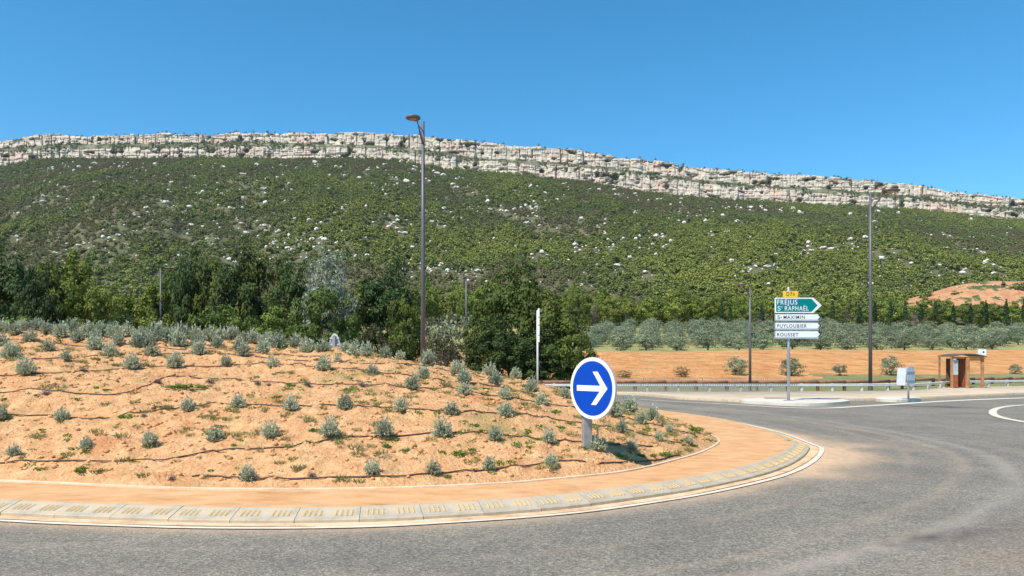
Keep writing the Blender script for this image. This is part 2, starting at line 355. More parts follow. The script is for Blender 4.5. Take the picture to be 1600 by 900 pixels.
def cliff_mat():
    m, n, l, b = new_mat('cliff_limestone'); tc = n.new('ShaderNodeTexCoord')
    mp = n.new('ShaderNodeMapping'); mp.inputs['Scale'].default_value = (1, 1, .45); l.new(tc.outputs['Object'], mp.inputs[0])
    a = n.new('ShaderNodeTexNoise'); a.inputs['Scale'].default_value = .11; a.inputs['Detail'].default_value = 9; a.inputs['Roughness'].default_value = .7; l.new(mp.outputs[0], a.inputs['Vector'])
    r = ramp_node(n, [(.28, (.30, .25, .19)), (.42, (.50, .43, .34)), (.6, (.64, .55, .44)), (.8, (.70, .62, .51))]); l.new(a.outputs['Fac'], r.inputs[0])
    q = n.new('ShaderNodeTexNoise'); q.inputs['Scale'].default_value = .02; q.inputs['Detail'].default_value = 5; l.new(tc.outputs['Object'], q.inputs['Vector'])
    mr = n.new('ShaderNodeMapRange'); mr.inputs[1].default_value = .5; mr.inputs[2].default_value = .66; l.new(q.outputs['Fac'], mr.inputs[0])
    mx = n.new('ShaderNodeMix'); mx.data_type = 'RGBA'; l.new(mr.outputs[0], mx.inputs['Factor']); l.new(r.outputs[0], mx.inputs['A']); mx.inputs['B'].default_value = (.58, .43, .34, 1)
    mb_ = n.new('ShaderNodeMapping'); mb_.inputs['Scale'].default_value = (.006, .006, .42); l.new(tc.outputs['Object'], mb_.inputs[0])
    bn = n.new('ShaderNodeTexNoise'); bn.inputs['Scale'].default_value = 1.; bn.inputs['Detail'].default_value = 5; l.new(mb_.outputs[0], bn.inputs['Vector'])
    br_ = ramp_node(n, [(.34, (.74, .71, .67)), (.46, (1, 1, 1)), (.7, (1.06, 1.05, 1.02))]); l.new(bn.outputs['Fac'], br_.inputs[0])
    bm_ = n.new('ShaderNodeMix'); bm_.data_type = 'RGBA'; bm_.blend_type = 'MULTIPLY'; bm_.inputs['Factor'].default_value = 1
    l.new(mx.outputs['Result'], bm_.inputs['A']); l.new(br_.outputs[0], bm_.inputs['B']); mx = bm_
    # scrub roots on everything that lies flat
    at = n.new('ShaderNodeAttribute'); at.attribute_name = 'green'
    m2 = n.new('ShaderNodeMix'); m2.data_type = 'RGBA'; l.new(at.outputs['Fac'], m2.inputs['Factor']); l.new(mx.outputs['Result'], m2.inputs['A']); m2.inputs['B'].default_value = (.07, .085, .035, 1)
    l.new(m2.outputs['Result'], b.inputs['Base Color']); b.inputs['Roughness'].default_value = .9; b.inputs['Specular IOR Level'].default_value = .1
    bp = n.new('ShaderNodeBump'); bp.inputs['Strength'].default_value = .8; bp.inputs['Distance'].default_value = 2.5; l.new(a.outputs['Fac'], bp.inputs['Height']); l.new(bp.outputs[0], b.inputs['Normal'])
    return m
M['cliff'] = cliff_mat()

# ------------------------------------------------------------------ ground, road
def struct(name, me): o = link(name, me); o['kind'] = 'structure'; return o
a = np.linspace(0, 2 * np.pi, 97)[:-1]; rr = [0.01, 60, 400, 1500, 5000]
V = np.array([(r_ * math.cos(t), r_ * math.sin(t), -.05) for r_ in rr for t in a])
F = [(i * 96 + j, i * 96 + (j + 1) % 96, (i + 1) * 96 + (j + 1) % 96, (i + 1) * 96 + j) for i in range(4) for j in range(96)]
struct('ground', np_mesh('ground', V, F, M['verge'], False))
# road sheet with dust, stains, a darker band and polished tracks as attributes
xs = np.unique(np.r_[np.arange(-60, -12, 2.), np.arange(-12, 24, .14), np.arange(24, 90, 2.)]); ys = np.unique(np.r_[np.arange(-12, 4, 1.), np.arange(4, 26, .14), np.arange(26, 38.6, .3)])
RX, RY = np.meshgrid(xs, ys)
dK, iK = dist_inside(RX, RY, resample(KERB, .4)); dK = np.where(iK, 0, dK).reshape(RX.shape)
wob = fbm(RX * 1.3, RY * 1.3, 41, 4); streak = fbm(dK * 5, np.arctan2(RY - 17, RX + 6) * 3, 43, 3)
side = np.clip((RX - 2) / 4, 0, 1) * np.clip(1.4 - abs(RY - 13.2) / 4.2, 0, 1)
dust = np.clip(1.1 * np.exp(-(dK / (.30 + .8 * side * wob * 1.4)) ** 1.6), 0, 1) * (.6 + .6 * wob)
dust += .14 * np.clip((streak - .5) * 4, 0, 1) * np.exp(-((dK - 2.2) / 1.8) ** 2)
corner = np.clip((RX - 3.0) / 3, 0, 1) * np.clip((8.4 - RY) / 2.2, 0, 1)
dust += .24 * corner * (.4 + wob)
track = .30 * np.exp(-((dK - 2.9 - .3 * (wob - .5)) / .13) ** 2) * np.clip((RX - .5) / 2.5, 0, 1) + .10 * np.clip((streak - .5) * 3.5, 0, 1) + .05
def seg_band(pts, wd):
    C = np.array([gp(*p) for p in pts]); d = np.full(RX.shape, 1e9)
    for (ax, ay), (bx, by) in zip(C[:-1], C[1:]):
        ex, ey = bx - ax, by - ay; t = np.clip(((RX - ax) * ex + (RY - ay) * ey) / (ex * ex + ey * ey), 0, 1)
        d = np.minimum(d, np.hypot(RX - ax - t * ex, RY - ay - t * ey))
    return np.exp(-(d / wd) ** 2)
stain_and_dark = .75 * seg_band([(1395, 849), (1440, 841), (1500, 834)], .13) * np.clip((fbm(RX * 5, RY * 8, 47, 3) - .3) * 3, 0, 1)
stain_and_dark += .40 * seg_band([(1360, 867), (1400, 857), (1450, 846), (1540, 830), (1590, 815)], .16) * np.clip((fbm(RX * 3, RY * 6, 48, 3) - .42) * 4, 0, 1)
stain_and_dark += .6 * seg_band([(1405, 634), (1440, 635), (1480, 636)], .5) + .25 * seg_band([(1480, 636), (1530, 637)], .5)  # darker band on the road in front of the small traffic island
track += .30 * seg_band([(1285, 706), (1380, 708.5), (1450, 711), (1600, 713.5), (1750, 715)], .035)
stain_and_dark += .06 * np.exp(-((dK - 1.5) / .5) ** 2) + .07 * np.exp(-((dK - 4.2) / .7) ** 2)
stain_and_dark += .4 * seg_band([(640, 899), (655, 899)], .05)
V = np.stack([RX, RY, np.zeros_like(RX)], -1).reshape(-1, 3)
struct('road', np_mesh('road', V, grid_faces(len(ys), len(xs)), M['asphalt'], False, {'dust': np.clip(dust, 0, 1), 'stain_and_dark': np.clip(stain_and_dark, 0, 1), 'track': np.clip(track, 0, 1)}))

def ribbon(name, C0, C1, z0, z1, m, closed=True, sub=1):
    n_ = len(C0); rows = []
    for t in np.linspace(0, 1, sub + 1): rows.append(np.c_[C0 * (1 - t) + C1 * t, np.full(n_, z0 * (1 - t) + z1 * t)])
    if closed: rows = [np.vstack([r_, r_[:1]]) for r_ in rows]
    V = np.vstack(rows); return np_mesh(name, V, grid_faces(sub + 1, n_ + (1 if closed else 0)), m, False)
NK = normals2(KERB)
def off(C, N, d): return C + N * d
# sandy gutter and white edge line round the island
wv = (.10 + .10 * fbm(np.arange(len(KERB)) * .05, np.zeros(len(KERB)), 51, 3))[:, None]
struct('gutter', ribbon('gutter', off(KERB, NK, -.02), KERB + NK * wv, .008, .008, M['gutter']))
L0 = KERB + NK * (.155 + .0 * wv); 
struct('edge_line', ribbon('edge_line', off(KERB, NK, .175), off(KERB, NK, .255), .012, .012, M['line']))
# apron of compacted sand
KI = off(KERB, NK, -.30)
ax_, ay_ = np.meshgrid(np.arange(-20.6, 6.4, .16), np.arange(7, 32, .16))
dI, iI = dist_inside(ax_, ay_, resample(KI, .3)); dI = np.where(iI, dI, -dI).reshape(ax_.shape)
dM, iM = dist_inside(ax_, ay_, resample(BASE, .3)); dM = np.where(iM, -dM, dM).reshape(ax_.shape)
az_ = .118 + .02 * np.clip(dI, 0, 1) + (fbm(ax_ * 1.5, ay_ * 1.5, 61, 3) - .5) * .02 * np.clip(dI * 2, 0, 1)
F = grid_faces(*ax_.shape); keep = (dI.ravel()[F].min(1) > -.22) & (dM.ravel()[F].max(1) > -.5)
zz = np.where(dI < 0, .112, az_)
AV = np.stack([ax_, ay_, zz], -1).reshape(-1, 3)
# pull the rim vertices that stick out back onto the inner kerb line
bad = np.nonzero((dI.ravel() < 0) & (dI.ravel() > -.5))[0]
for i in bad:
    j = np.argmin((KI[:, 0] - AV[i, 0]) ** 2 + (KI[:, 1] - AV[i, 1]) ** 2); AV[i, :2] = KI[j] + NK[j] * .02
used = np.unique(F[keep]); remap = -np.ones(len(AV), int); remap[used] = np.arange(len(used))
struct('apron', np_mesh('apron', AV[used], remap[F[keep]], M['apron'], True))
# mound
F = grid_faces(*MX.shape); keep = dB.ravel()[F].max(1) > -.05
V = np.stack([MX, MY, MH], -1).reshape(-1, 3); used = np.unique(F[keep]); remap = -np.ones(len(V), int); remap[used] = np.arange(len(used))
struct('mound', np_mesh('mound', V[used], remap[F[keep]], M['mound'], True))
# thin pale mortar edging at the foot of the mound
NB = normals2(BASE)
eb = MB(); segs = resample(BASE, .5); ns = normals2(segs)
me = ribbon('mound_edging', off(BASE, NB, .03), off(BASE, NB, -.015), .155, .160, M['edging'])
ed = struct('mound_edging', me)
me2 = ribbon('mound_edging_face', off(BASE, NB, .03), off(BASE, NB, .031), .155, .1, M['edging']); o = link('edging_face', me2, ed)

# kerb stones round the island, each a part of its own, with four-rib groups
kerb_root = thing('kerb', 'pale concrete kerb with grooved sloping blocks round the sandy apron of the roundabout', 'kerb', (0, 0, 0))
KS = resample(KERB, .655); n_k = len(KS)
K_S = np.r_[0, np.cumsum(np.linalg.norm(np.diff(np.vstack([KERB, KERB[:1]]), axis=0), axis=1))]; K_TOT = K_S[-1]
KC = np.vstack([KERB, KERB[:1]]); KN = np.vstack([NK, NK[:1]])
def kerb_at(s):
    s = np.asarray(s) % K_TOT; p = np.stack([np.interp(s, K_S, KC[:, k]) for k in (0, 1)], 1); n_ = np.stack([np.interp(s, K_S, KN[:, k]) for k in (0, 1)], 1)
    return p, n_ / np.linalg.norm(n_, axis=1)[:, None]
for i in range(n_k):
    a_, b_ = KS[i], KS[(i + 1) % n_k]
    a_ = kerb_at([i * K_TOT / n_k])[0][0]; b_ = kerb_at([(i + 1) * K_TOT / n_k])[0][0]; mid = (a_ + b_) / 2; T = b_ - a_; Ln = np.linalg.norm(T); T = T / Ln; N = np.array([T[1], -T[0]])
    # follow the curve: sub-stations read from the fine curve
    st = 5; g = .003
    P, NN = kerb_at((i + np.linspace(0, 1, st)) * K_TOT / n_k)
    P[0] = P[0] + (P[1] - P[0]) / max(1e-6, np.linalg.norm(P[1] - P[0])) * g; P[-1] = P[-1] + (P[-2] - P[-1]) / max(1e-6, np.linalg.norm(P[-2] - P[-1])) * g
    jz = rnd.uniform(-.004, .004); jo = rnd.uniform(-.006, .006)
    sec = [(0 + jo, -.02), (0 + jo, .038 + jz), (-.012 + jo, .048 + jz), (-.255, .118 + jz), (-.30, .12 + jz), (-.30, -.02)]
    vs = []; fs = []; ns_ = len(sec)
    for p, nn in zip(P, NN):
        for o_, z_ in sec: vs.append((p[0] + nn[0] * o_ - mid[0], p[1] + nn[1] * o_ - mid[1], z_))
    for q in range(st - 1):
        for s_ in range(ns_ - 1): fs.append((q * ns_ + s_, q * ns_ + s_ + 1, (q + 1) * ns_ + s_ + 1, (q + 1) * ns_ + s_))
    fs += [tuple(range(ns_)), tuple((st - 1) * ns_ + s_ for s_ in range(ns_))[::-1]]
    st_o = MB().add(vs, fs).build('kerb_stone', M['kerb'], kerb_root); st_o.location = (mid[0], mid[1], 0)
    if mid[1] < 19 and mid[0] > -8:
        rb = MB(); sl_ = math.atan2(.07, .243)
        for h_ in (0, 1):
            for q in range(4):
                u = (-.5 + (.27 + .5 * h_) + (q - 1.5) * .062 / 1.) * Ln if False else ((h_ - .5) * Ln * .5 + (q - 1.5) * .055)
                # position on the chord, pushed to the curved face
                tt = (u / Ln + .5) * (st - 1); i0 = min(st - 2, max(0, int(tt))); f0 = tt - i0
                pc = P[i0] * (1 - f0) + P[i0 + 1] * f0; nc = NN[i0] * (1 - f0) + NN[i0 + 1] * f0; tc_ = np.array([-nc[1], nc[0]])
                def pt(o_, du, dz):
                    z_ = np.interp(-o_, [.012, .255], [.048, .118]) + jz + dz; v = pc + nc * o_ + tc_ * du - mid; return (v[0], v[1], z_)
                wd = .013
                rb.add([pt(-.075, -wd, .002), pt(-.075, wd, .002), pt(-.20, wd, .002), pt(-.20, -wd, .002),
                        pt(-.078, -wd * .2, .012), pt(-.195, -wd * .2, .007)],
                       [(0, 1, 4), (1, 2, 5, 4), (2, 3, 5), (3, 0, 4, 5)])
        rb.build('groove_group', M['groove'], st_o)

# ------------------------------------------------------------------ far pavement, traffic islands, painted lines
PF = [(902, 617), (940, 616.5), (975, 617), (1005, 618.5), (1040, 622), (1065, 624.5), (1100, 626), (1150, 628.5), (1200, 629.5), (1250, 629.5), (1330, 627.5), (1400, 625.5), (1450, 624), (1500, 621.5), (1560, 619), (1600, 617.3), (1700, 614), (1900, 610)]
PFw = catmull([gp(x, y) for x, y in PF], 4, False); PFw = np.vstack([[(-42, 37.6), (-14, 37.4), (-4, 37.3), (1.2, 37.15)], PFw])
GL = np.array([(-60, 38.9), (-20, 38.6), (0, 38.4), (5, 38.4), (12, 38.4), (18, 38.6), (22, 39.8), (25, 42.8), (27, 44.9), (33, 47.2), (45, 52), (60, 56)])
def gl_y(x): return np.interp(x, GL[:, 0], GL[:, 1])
V = []; k_ = len(PFw)
Bk = np.stack([PFw[:, 0] * 1.0, np.maximum(gl_y(PFw[:, 0]) + .25, PFw[:, 1] + .3)], 1)
for j, (C, z) in enumerate([(PFw, -.02), (PFw, .115), (PFw + [0, .02], .125), (PFw + [0, .16], .128), (Bk, .14), (Bk + [0, .05], -.06)]): V += [(x, y, z) for x, y in C]
pv = np_mesh('pavement', V, grid_faces(6, k_), [M['pave'], M['kerb']], False, mat_idx=[1 if f < 3 * (k_ - 1) else 0 for f in range(5 * (k_ - 1))])
struct('pavement', pv)
def slab(name, px, z, m, inset=.04):
    C = resample(catmull([gp(x, y) for x, y in px], 6), .25); c = C.mean(0); n_ = len(C); MBb = MB()
    Ci = c + (C - c) * (1 - inset)
    vs = [(x, y, -.02) for x, y in C] + [(x, y, z - .015) for x, y in C] + [(x, y, z) for x, y in Ci] + [(c[0], c[1], z + .01)]
    fs = [(r_ * n_ + i, r_ * n_ + (i + 1) % n_, (r_ + 1) * n_ + (i + 1) % n_, (r_ + 1) * n_ + i) for r_ in (0, 1) for i in range(n_)] + [(2 * n_ + i, 2 * n_ + (i + 1) % n_, 3 * n_) for i in range(n_)]
    return struct(name, MBb.add(vs, fs).mesh(name, m))
slab('traffic_island', [(1158, 629.8), (1200, 632.5), (1250, 634.8), (1290, 634.2), (1320, 631.8), (1327, 630), (1310, 627.6), (1260, 626.4), (1200, 626.2), (1165, 627.8)], .13, M['island'])
slab('traffic_island', [(1369, 627.0), (1400, 628.6), (1430, 627.6), (1439, 626.2), (1425, 624.5), (1395, 623.9), (1374, 625)], .13, M['island'])
def strip(name, px, w_, m, z=.012, closed=False, ws=None):
    C = catmull([gp(x, y) for x, y in px], 6, closed); C = resample(C, .3, closed)
    T = np.gradient(C, axis=0); T /= np.linalg.norm(T, axis=1)[:, None]; N = np.stack([T[:, 1], -T[:, 0]], 1)
    wq = (np.interp(np.linspace(0, 1, len(C)), np.linspace(0, 1, len(ws)), ws) if ws else np.full(len(C), w_))[:, None]
    return struct(name, ribbon(name, C + N * wq / 2, C - N * wq / 2, z, z, m, closed))
strip('painted_line', [(1000, 624.5), (1060, 628), (1120, 631), (1180, 634.5), (1230, 637.3), (1290, 638.2), (1340, 635.5), (1400, 632), (1440, 629.3), (1500, 626), (1560, 623.5), (1600, 622.2), (1750, 618)], .3, M['line'], ws=[.15, .2, .28, .34, .38, .4, .45, .5, .45, .4])
strip('painted_loop', [(1800, 634), (1700, 632.5), (1620, 632.6), (1585, 634.2), (1562, 637.5), (1552, 642), (1553, 648), (1568, 653.5), (1600, 659.5), (1660, 668), (1760, 680)], .22, M['line'])

# ------------------------------------------------------------------ terrain sheets
def terrain_sheet(name, ks, ys_, fn_mat, mats):
    K, Yg = np.meshgrid(ks, ys_); X = K * Yg; Z = terr(X, Yg)
    V = np.stack([X, Yg, Z], -1).reshape(-1, 3); F = grid_faces(len(ys_), len(ks)); C = V[F].mean(1)
    return struct(name, np_mesh(name, V, F, mats, True, mat_idx=fn_mat(C)))
ks_ = np.linspace(-1.35, 1.35, 420)
def near_mat(C):
    px = 800 + FPX * C[:, 0] / C[:, 1]; Y = C[:, 1]; w_ = fbm(C[:, 0] * .15, C[:, 1] * .15, 71, 3)
    r_ = np.where(Y < 103 + 6 * (w_ - .5), 0, 1)
    return np.where((Y < 60 + 6 * (w_ - .5)) & (px > 1260 + 200 * (w_ - .5)), 2, np.where((Y < 49.5), 2, r_))
terrain_sheet('field', ks_, np.r_[np.arange(43, 112, .6), np.arange(112, 255, 2.5)], near_mat, [M['field'], M['grove'], M['verge']])
def hill_mat(C):
    g = ((C[:, 0] - 203) / 50) ** 2 + ((C[:, 1] - 292) / 26) ** 2
    return np.where(g < 1.1 + .5 * (fbm(C[:, 0] * .1, C[:, 1] * .1, 5, 2) - .5), 1, 0)
terrain_sheet('hillside', np.linspace(-1.35, 1.35, 640), np.r_[np.arange(252.5, 330, 2.), np.geomspace(330, YC + 12, 230)], hill_mat, [M['hill'], M['bank']])

# ------------------------------------------------------------------ limestone cliffs in two tiers
def cells(s, wmin, wmax, seed, lo=-1700, hi=1700):
    r_ = np.random.default_rng(seed); b = [lo]
    while b[-1] < hi: b.append(b[-1] + r_.uniform(wmin, wmax) * (1 if r_.random() < .7 else 1.8))
    b = np.array(b); i = np.clip(np.searchsorted(b, s) - 1, 0, len(b) - 2)
    d = np.minimum(s - b[i], b[i + 1] - s); return i, d
kc = np.r_[np.linspace(-1.35, -.78, 120, endpoint=False), np.linspace(-.78, .78, 2200), np.linspace(.78, 1.35, 121)[1:]]
pxs = 800 + FPX * kc; S = kc * YC
pz = lambda py, Y: EYE + (HOR - py) / FPX * Y
zB_ = pz(np.interp(pxs, *LO_B), YC); zUb = pz(np.interp(pxs, *UP_B), YC + 36); zLt = pz(np.interp(pxs, *UP_B) + np.interp(pxs, [0, 650, 800], [5.5, 5, 3]) + 2 * vnoise(S / 60, S * 0, 81), YC + 8)
zS = pz(np.interp(pxs, *SKY_C) + .8, YC + 44)
ci, cd = cells(S, 9, 26, 5); cj, cjd = cells(S, 12, 40, 6)
zS = zS + (_h(ci, ci * 0, 3) - .5) * 3.2 + (vnoise(S / 90, S * 0, 83) - .5) * 5
zLt = np.minimum(zLt + (_h(cj, cj * 0, 4) - .5) * 5, zUb - 1.0)
zLt = np.maximum(zLt, zB_ + 7)
def face(nr, y0, y1, za, zb, seed, wmin, wmax):
    rows = []
    a_, d_ = cells(S, wmin, wmax, seed)
    for t in np.linspace(0, 1, nr):
        z = za + (zb - za) * t
        hz = (z - za * .97) / 10.0 + vnoise(S / 35, S * 0, seed + 3) * 1.3; ly = np.floor(hz).astype(int); lf = hz - ly
        a2, d2 = cells(S + ly * 13.7, wmin * .45, wmax * .55, seed + 9)
        y = y0 + (y1 - y0) * t + (_h(a_, a_ * 0, seed) - .5) * 7 + (_h(a2, ly, seed) - .5) * 3 + (fbm(S / 5, z / 5, seed + 4, 4) - .5) * 3.5 + (vnoise(S / 200, z / 2.1, seed + 6) - .5) * 2.2
        crack = (.25 + .75 * (vnoise(S / 14, z / 9, seed + 12) > .42)) * np.clip(1 - d_ / (.7 + 1.2 * _h(a_, a_ * 0 + 1, seed)), 0, 1) ** .6 * 8 * (_h(a_, a_ * 0 + 5, seed) > .42)
        y = y + crack + np.clip(1 - d2 / 1.2, 0, 1) * 2.2 + np.where((lf < .14) & (_h(a2, ly + 50, seed) > .6), 2.0, 0)
        hole = fbm(S / 13, z / 8, seed + 8, 3); y = y + np.clip((hole - .64) * 70, 0, 9)
        rows.append((y, z, np.clip((hole - .68) * 14, 0, 1)))
    return rows
rows = [(S * 0 + YC - 6, zB_ - 14, S * 0 + 1)]
rows += face(34, YC, YC + 9, zB_ - 4, zLt, 101, 10, 30)
Yl = rows[-1][0]
for t in (.12, .35, .6, .85, 1): rows.append((Yl + (YC + 34 - Yl) * t, zLt + (zUb - zLt) * t ** .8 + (fbm(S / 12, S * 0 + t * 5, 91, 3) - .5) * 3, S * 0 + .85))
rows += face(34, YC + 36, YC + 43, zUb - 1, zS, 203, 9, 24)
Yt = rows[-1][0]
for dy, dz in ((4, .6), (14, 1.5), (40, 2), (120, -4), (400, -60), (900, -250)): rows.append((Yt + dy, zS + dz, S * 0 + 1))
Yr = np.array([r_[0] for r_ in rows]); Zr = np.array([r_[1] for r_ in rows]); Gr = np.array([r_[2] for r_ in rows])
# the cliffs stand on lines of sight only for tessellation: x follows s, the arc length along the ridge
Xr = np.broadcast_to(kc[None, :], Yr.shape) * np.where(Yr > YC + 60, YC + 60, Yr)
gn_ = np.clip((fbm(Xr / 14, Zr / 9, 95, 3) - .70) * 9, 0, 1); Gr = np.clip(Gr * (.55 + .9 * fbm(Xr / 9, Yr / 9 + Zr / 9, 97, 2)) + gn_ * .8, 0, 1)
V = np.stack([Xr, Yr, Zr], -1).reshape(-1, 3)
struct('cliff', np_mesh('cliff', V, grid_faces(*Yr.shape), M['cliff'], False, {'green': Gr}))
LEDGE = [(Xr[34 + j], Yr[34 + j], Zr[34 + j]) for j in range(0, 6)]; TOP = (Xr[-6], Yr[-6], Zr[-6])

# ------------------------------------------------------------------ foliage
def quads_mesh(name, C, U, W, tone, m, tri=False, tip=None):
    """one small leaf (rhombus) per centre: C centre, U long half-axis, W short half-axis"""
    n_ = len(C); V = np.stack([C - U, C + W, C + U, C - W], 1).reshape(-1, 3)
    F = np.arange(n_ * 4).reshape(n_, 4)
    return np_mesh(name, V, F, m, False, {'tone': np.repeat(tone, 4)})
def rdir(n_, g):
    v = g.normal(size=(n_, 3)); return v / np.linalg.norm(v, axis=1)[:, None]
def crown_arrays(seed, clumps, leaves, rad, leaf, clump_r=(.16, .3), hollow=.45, up=.35, shape='round', flat=1.):
    """leaves in clumps spread through an ellipsoid crown of radii rad centred at the origin"""
    g = np.random.default_rng(seed); out = []
    d = rdir(clumps, g); rr = hollow + (1 - hollow) * g.random(clumps) ** .6
    wobble = .72 + .56 * fbm(np.arctan2(d[:, 1], d[:, 0]) * 1.3 + 9, d[:, 2] * 1.8 + seed, seed, 2)
    cc = d * rr[:, None] * wobble[:, None]
    if shape == 'cone': cc[:, :2] *= np.clip(.95 - .75 * (cc[:, 2] * .5 + .5), .12, 1)[:, None]
    if shape == 'umbrella': cc[:, 2] = np.where(cc[:, 2] < -.25, -.25 + .2 * (cc[:, 2] + .25), cc[:, 2])
    cr = g.uniform(*clump_r, clumps)
    cl_t = g.random(clumps)
    ld = rdir(clumps * leaves, g).reshape(clumps, leaves, 3); lr = g.random((clumps, leaves, 1)) ** .45
    P = cc[:, None, :] + ld * lr * cr[:, None, None] * np.array([1.15, 1.15, .75 * flat])
    P = P.reshape(-1, 3) * np.array(rad)
    nrm = ld.reshape(-1, 3) * .9 + (d[:, None, :] * np.ones((1, leaves, 1))).reshape(-1, 3) * .5 + g.normal(size=P.shape) * .55 + np.array([0, 0, up])
    nrm /= np.linalg.norm(nrm, axis=1)[:, None]
    t = np.cross(nrm, g.normal(size=P.shape)); t /= np.linalg.norm(t, axis=1)[:, None] + 1e-9
    bt = np.cross(nrm, t); ls = leaf * g.uniform(.6, 1.35, (len(P), 1))
    tone = np.clip(.25 * g.random(len(P)) + .55 * np.repeat(cl_t, leaves) + .1, 0, 1)
    acc = g.random(len(P)) < .012; tone[acc] = 1
    return P, t * ls, bt * ls * .62, tone
def trunk_mb(h, r, seed, limbs=5, spread=.5, top=.6, lean=.04):
    g = random.Random(seed); mb = MB(); pts = []; x = y = 0
    for i in range(5):
        pts.append((x, y, h * top * i / 4)); x += g.uniform(-lean, lean) * h; y += g.uniform(-lean, lean) * h
    mb.tube(pts, [r * 1.35, r, r * .85, r * .7, r * .5], 7)
    for k in range(limbs):
        a_ = k * 2.4 + g.random(); s0 = pts[1 + k % 4]; e = (s0[0] + math.cos(a_) * spread * h * .45, s0[1] + math.sin(a_) * spread * h * .45, h * (top + .28 * g.random()))
        m_ = ((s0[0] + e[0]) / 2 + g.uniform(-.04, .04) * h, (s0[1] + e[1]) / 2, (s0[2] + e[2]) / 2 - .03 * h)
        mb.tube([s0, m_, e], [r * .5, r * .33, r * .12], 5)
    return mb
BARK = mat('bark', (.12, .095, .07), .9, vary=.3, scale=5, bump=.6, bscale=14)
BARKG = mat('pale_bark', (.24, .21, .17), .9, vary=.25, scale=5, bump=.5, bscale=14)
LM = dict(
    oak=leaf_mat('oak_leaf', (.036, .058, .012), (.135, .180, .030), (.20, .18, .05)),
    dark=leaf_mat('dark_leaf', (.020, .042, .012), (.078, .125, .030), (.12, .14, .05)),
    mid=leaf_mat('mid_leaf', (.055, .085, .014), (.20, .25, .036), (.22, .21, .06)),
    pine=leaf_mat('pine_needle', (.070, .105, .016), (.24, .30, .045), (.28, .30, .08)),
    silver=leaf_mat('poplar_leaf', (.12, .15, .09), (.36, .39, .28), (.66, .66, .58)),
    olive=leaf_mat('olive_leaf', (.115, .145, .075), (.27, .305, .185), (.40, .42, .30)),
    brown=leaf_mat('dry_leaf', (.055, .050, .022), (.135, .115, .055), (.20, .14, .07)),
    cyp=leaf_mat('cypress_leaf', (.022, .050, .018), (.070, .115, .035)),
    purple=leaf_mat('bare_twig', (.11, .085, .07), (.21, .16, .13)),
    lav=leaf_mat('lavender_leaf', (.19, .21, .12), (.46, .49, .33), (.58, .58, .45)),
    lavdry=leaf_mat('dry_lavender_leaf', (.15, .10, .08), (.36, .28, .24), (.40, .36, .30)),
    weed=leaf_mat('weed_leaf', (.07, .13, .018), (.20, .34, .05), (.30, .36, .08)),
    grass=leaf_mat('tuft_blade', (.16, .19, .05), (.36, .36, .13), (.52, .42, .22)),
)
# prototypes: (crown mesh, trunk mesh), nominal height 1 m tall units scaled per tree
def tree_proto(key, seed, n_cl, n_lf, rad, leaf, cz, tr_h, tr_r, shape='round', hollow=.45, cr=(.16, .3), limbs=5, bark=BARK, up=.35, top=.6):
    P, U, W, t = crown_arrays(seed, n_cl, n_lf, rad, leaf, cr, hollow, up, shape)
    P = P + np.array([0, 0, cz]); low = P[:, 2] > .02; cm = quads_mesh(key + '_crown', P[low], U[low], W[low], t[low], LM[key])
    tm = trunk_mb(tr_h, tr_r, seed, limbs, top=top).mesh(key + '_trunk', bark, True); return cm, tm
PR = {
    'oak': [tree_proto('oak', 1 + s, 105, 95, (4.6, 4.6, 3.9), .17, 4.4, 7.5, .22, hollow=.42, cr=(.12, .24), up=.6) for s in range(3)],
    'dark': [tree_proto('dark', 11 + s, 105, 95, (3.6, 3.6, 4.4), .16, 4.8, 8.5, .22, hollow=.42, cr=(.12, .24), up=.6) for s in range(3)],
    'mid': [tree_proto('mid', 21 + s, 105, 90, (4.2, 4.2, 4.2), .165, 4.5, 8., .2, hollow=.42, cr=(.12, .24), up=.6) for s in range(2)],
    'silver': [tree_proto('silver', 31, 120, 60, (3.6, 3.6, 4.2), .12, 5.2, 9.5, .2, hollow=.3, cr=(.12, .22), bark=BARKG)],
    'brown': [tree_proto('brown', 41, 90, 46, (2.6, 2.6, 2.4), .08, 2.5, 3.6, .06, limbs=12, hollow=.3, cr=(.12, .25), bark=BARKG)],
    'pine': [tree_proto('pine', 51 + s, 48, 40, (3.8, 3.8, 3.9), .30, 6.0, 9., .24, hollow=.3, cr=(.16, .32), up=.6, bark=BARKG, top=.72) for s in range(4)],
    'olive': [tree_proto('olive', 61 + s, 46, 40, (1.95, 1.95, 1.45), .11, 1.45, 2.3, .13, hollow=.25, cr=(.2, .36), top=.4, limbs=5) for s in range(4)],
    'cyp': [tree_proto('cyp', 71, 60, 26, (.75, .75, 4.3), .22, 4.6, 5, .12, shape='cone', hollow=.4, cr=(.2, .3), limbs=0)],
    'purple': [tree_proto('purple', 81, 50, 26, (3.2, 3.2, 3.2), .16, 3.8, 6, .13, limbs=14, hollow=.2, cr=(.2, .3), bark=BARKG)],
}
NH = {'oak': 8.2, 'dark': 9.3, 'mid': 8.8, 'silver': 9.6, 'brown': 5.0, 'pine': 10.2, 'olive': 3.0, 'cyp': 9.0, 'purple': 7.2}
NW = {'oak': 9.0, 'dark': 7.2, 'mid': 8.4, 'silver': 7.2, 'brown': 5.2, 'pine': 8.6, 'olive': 3.7, 'cyp': 1.3, 'purple': 6.4}
def tree(kind, name, label, cat, x, y, z, h, wd, group=None, rz=None):
    v = rnd.randrange(len(PR[kind])); cm, tm = PR[kind][v]
    o = thing(name, label, cat, (x, y, z), rz if rz is not None else rnd.uniform(0, 6.28), group)
    o.scale = (wd / NW[kind], wd / NW[kind], h / NH[kind])
    link('crown', cm, o); link('trunk', tm, o); return o

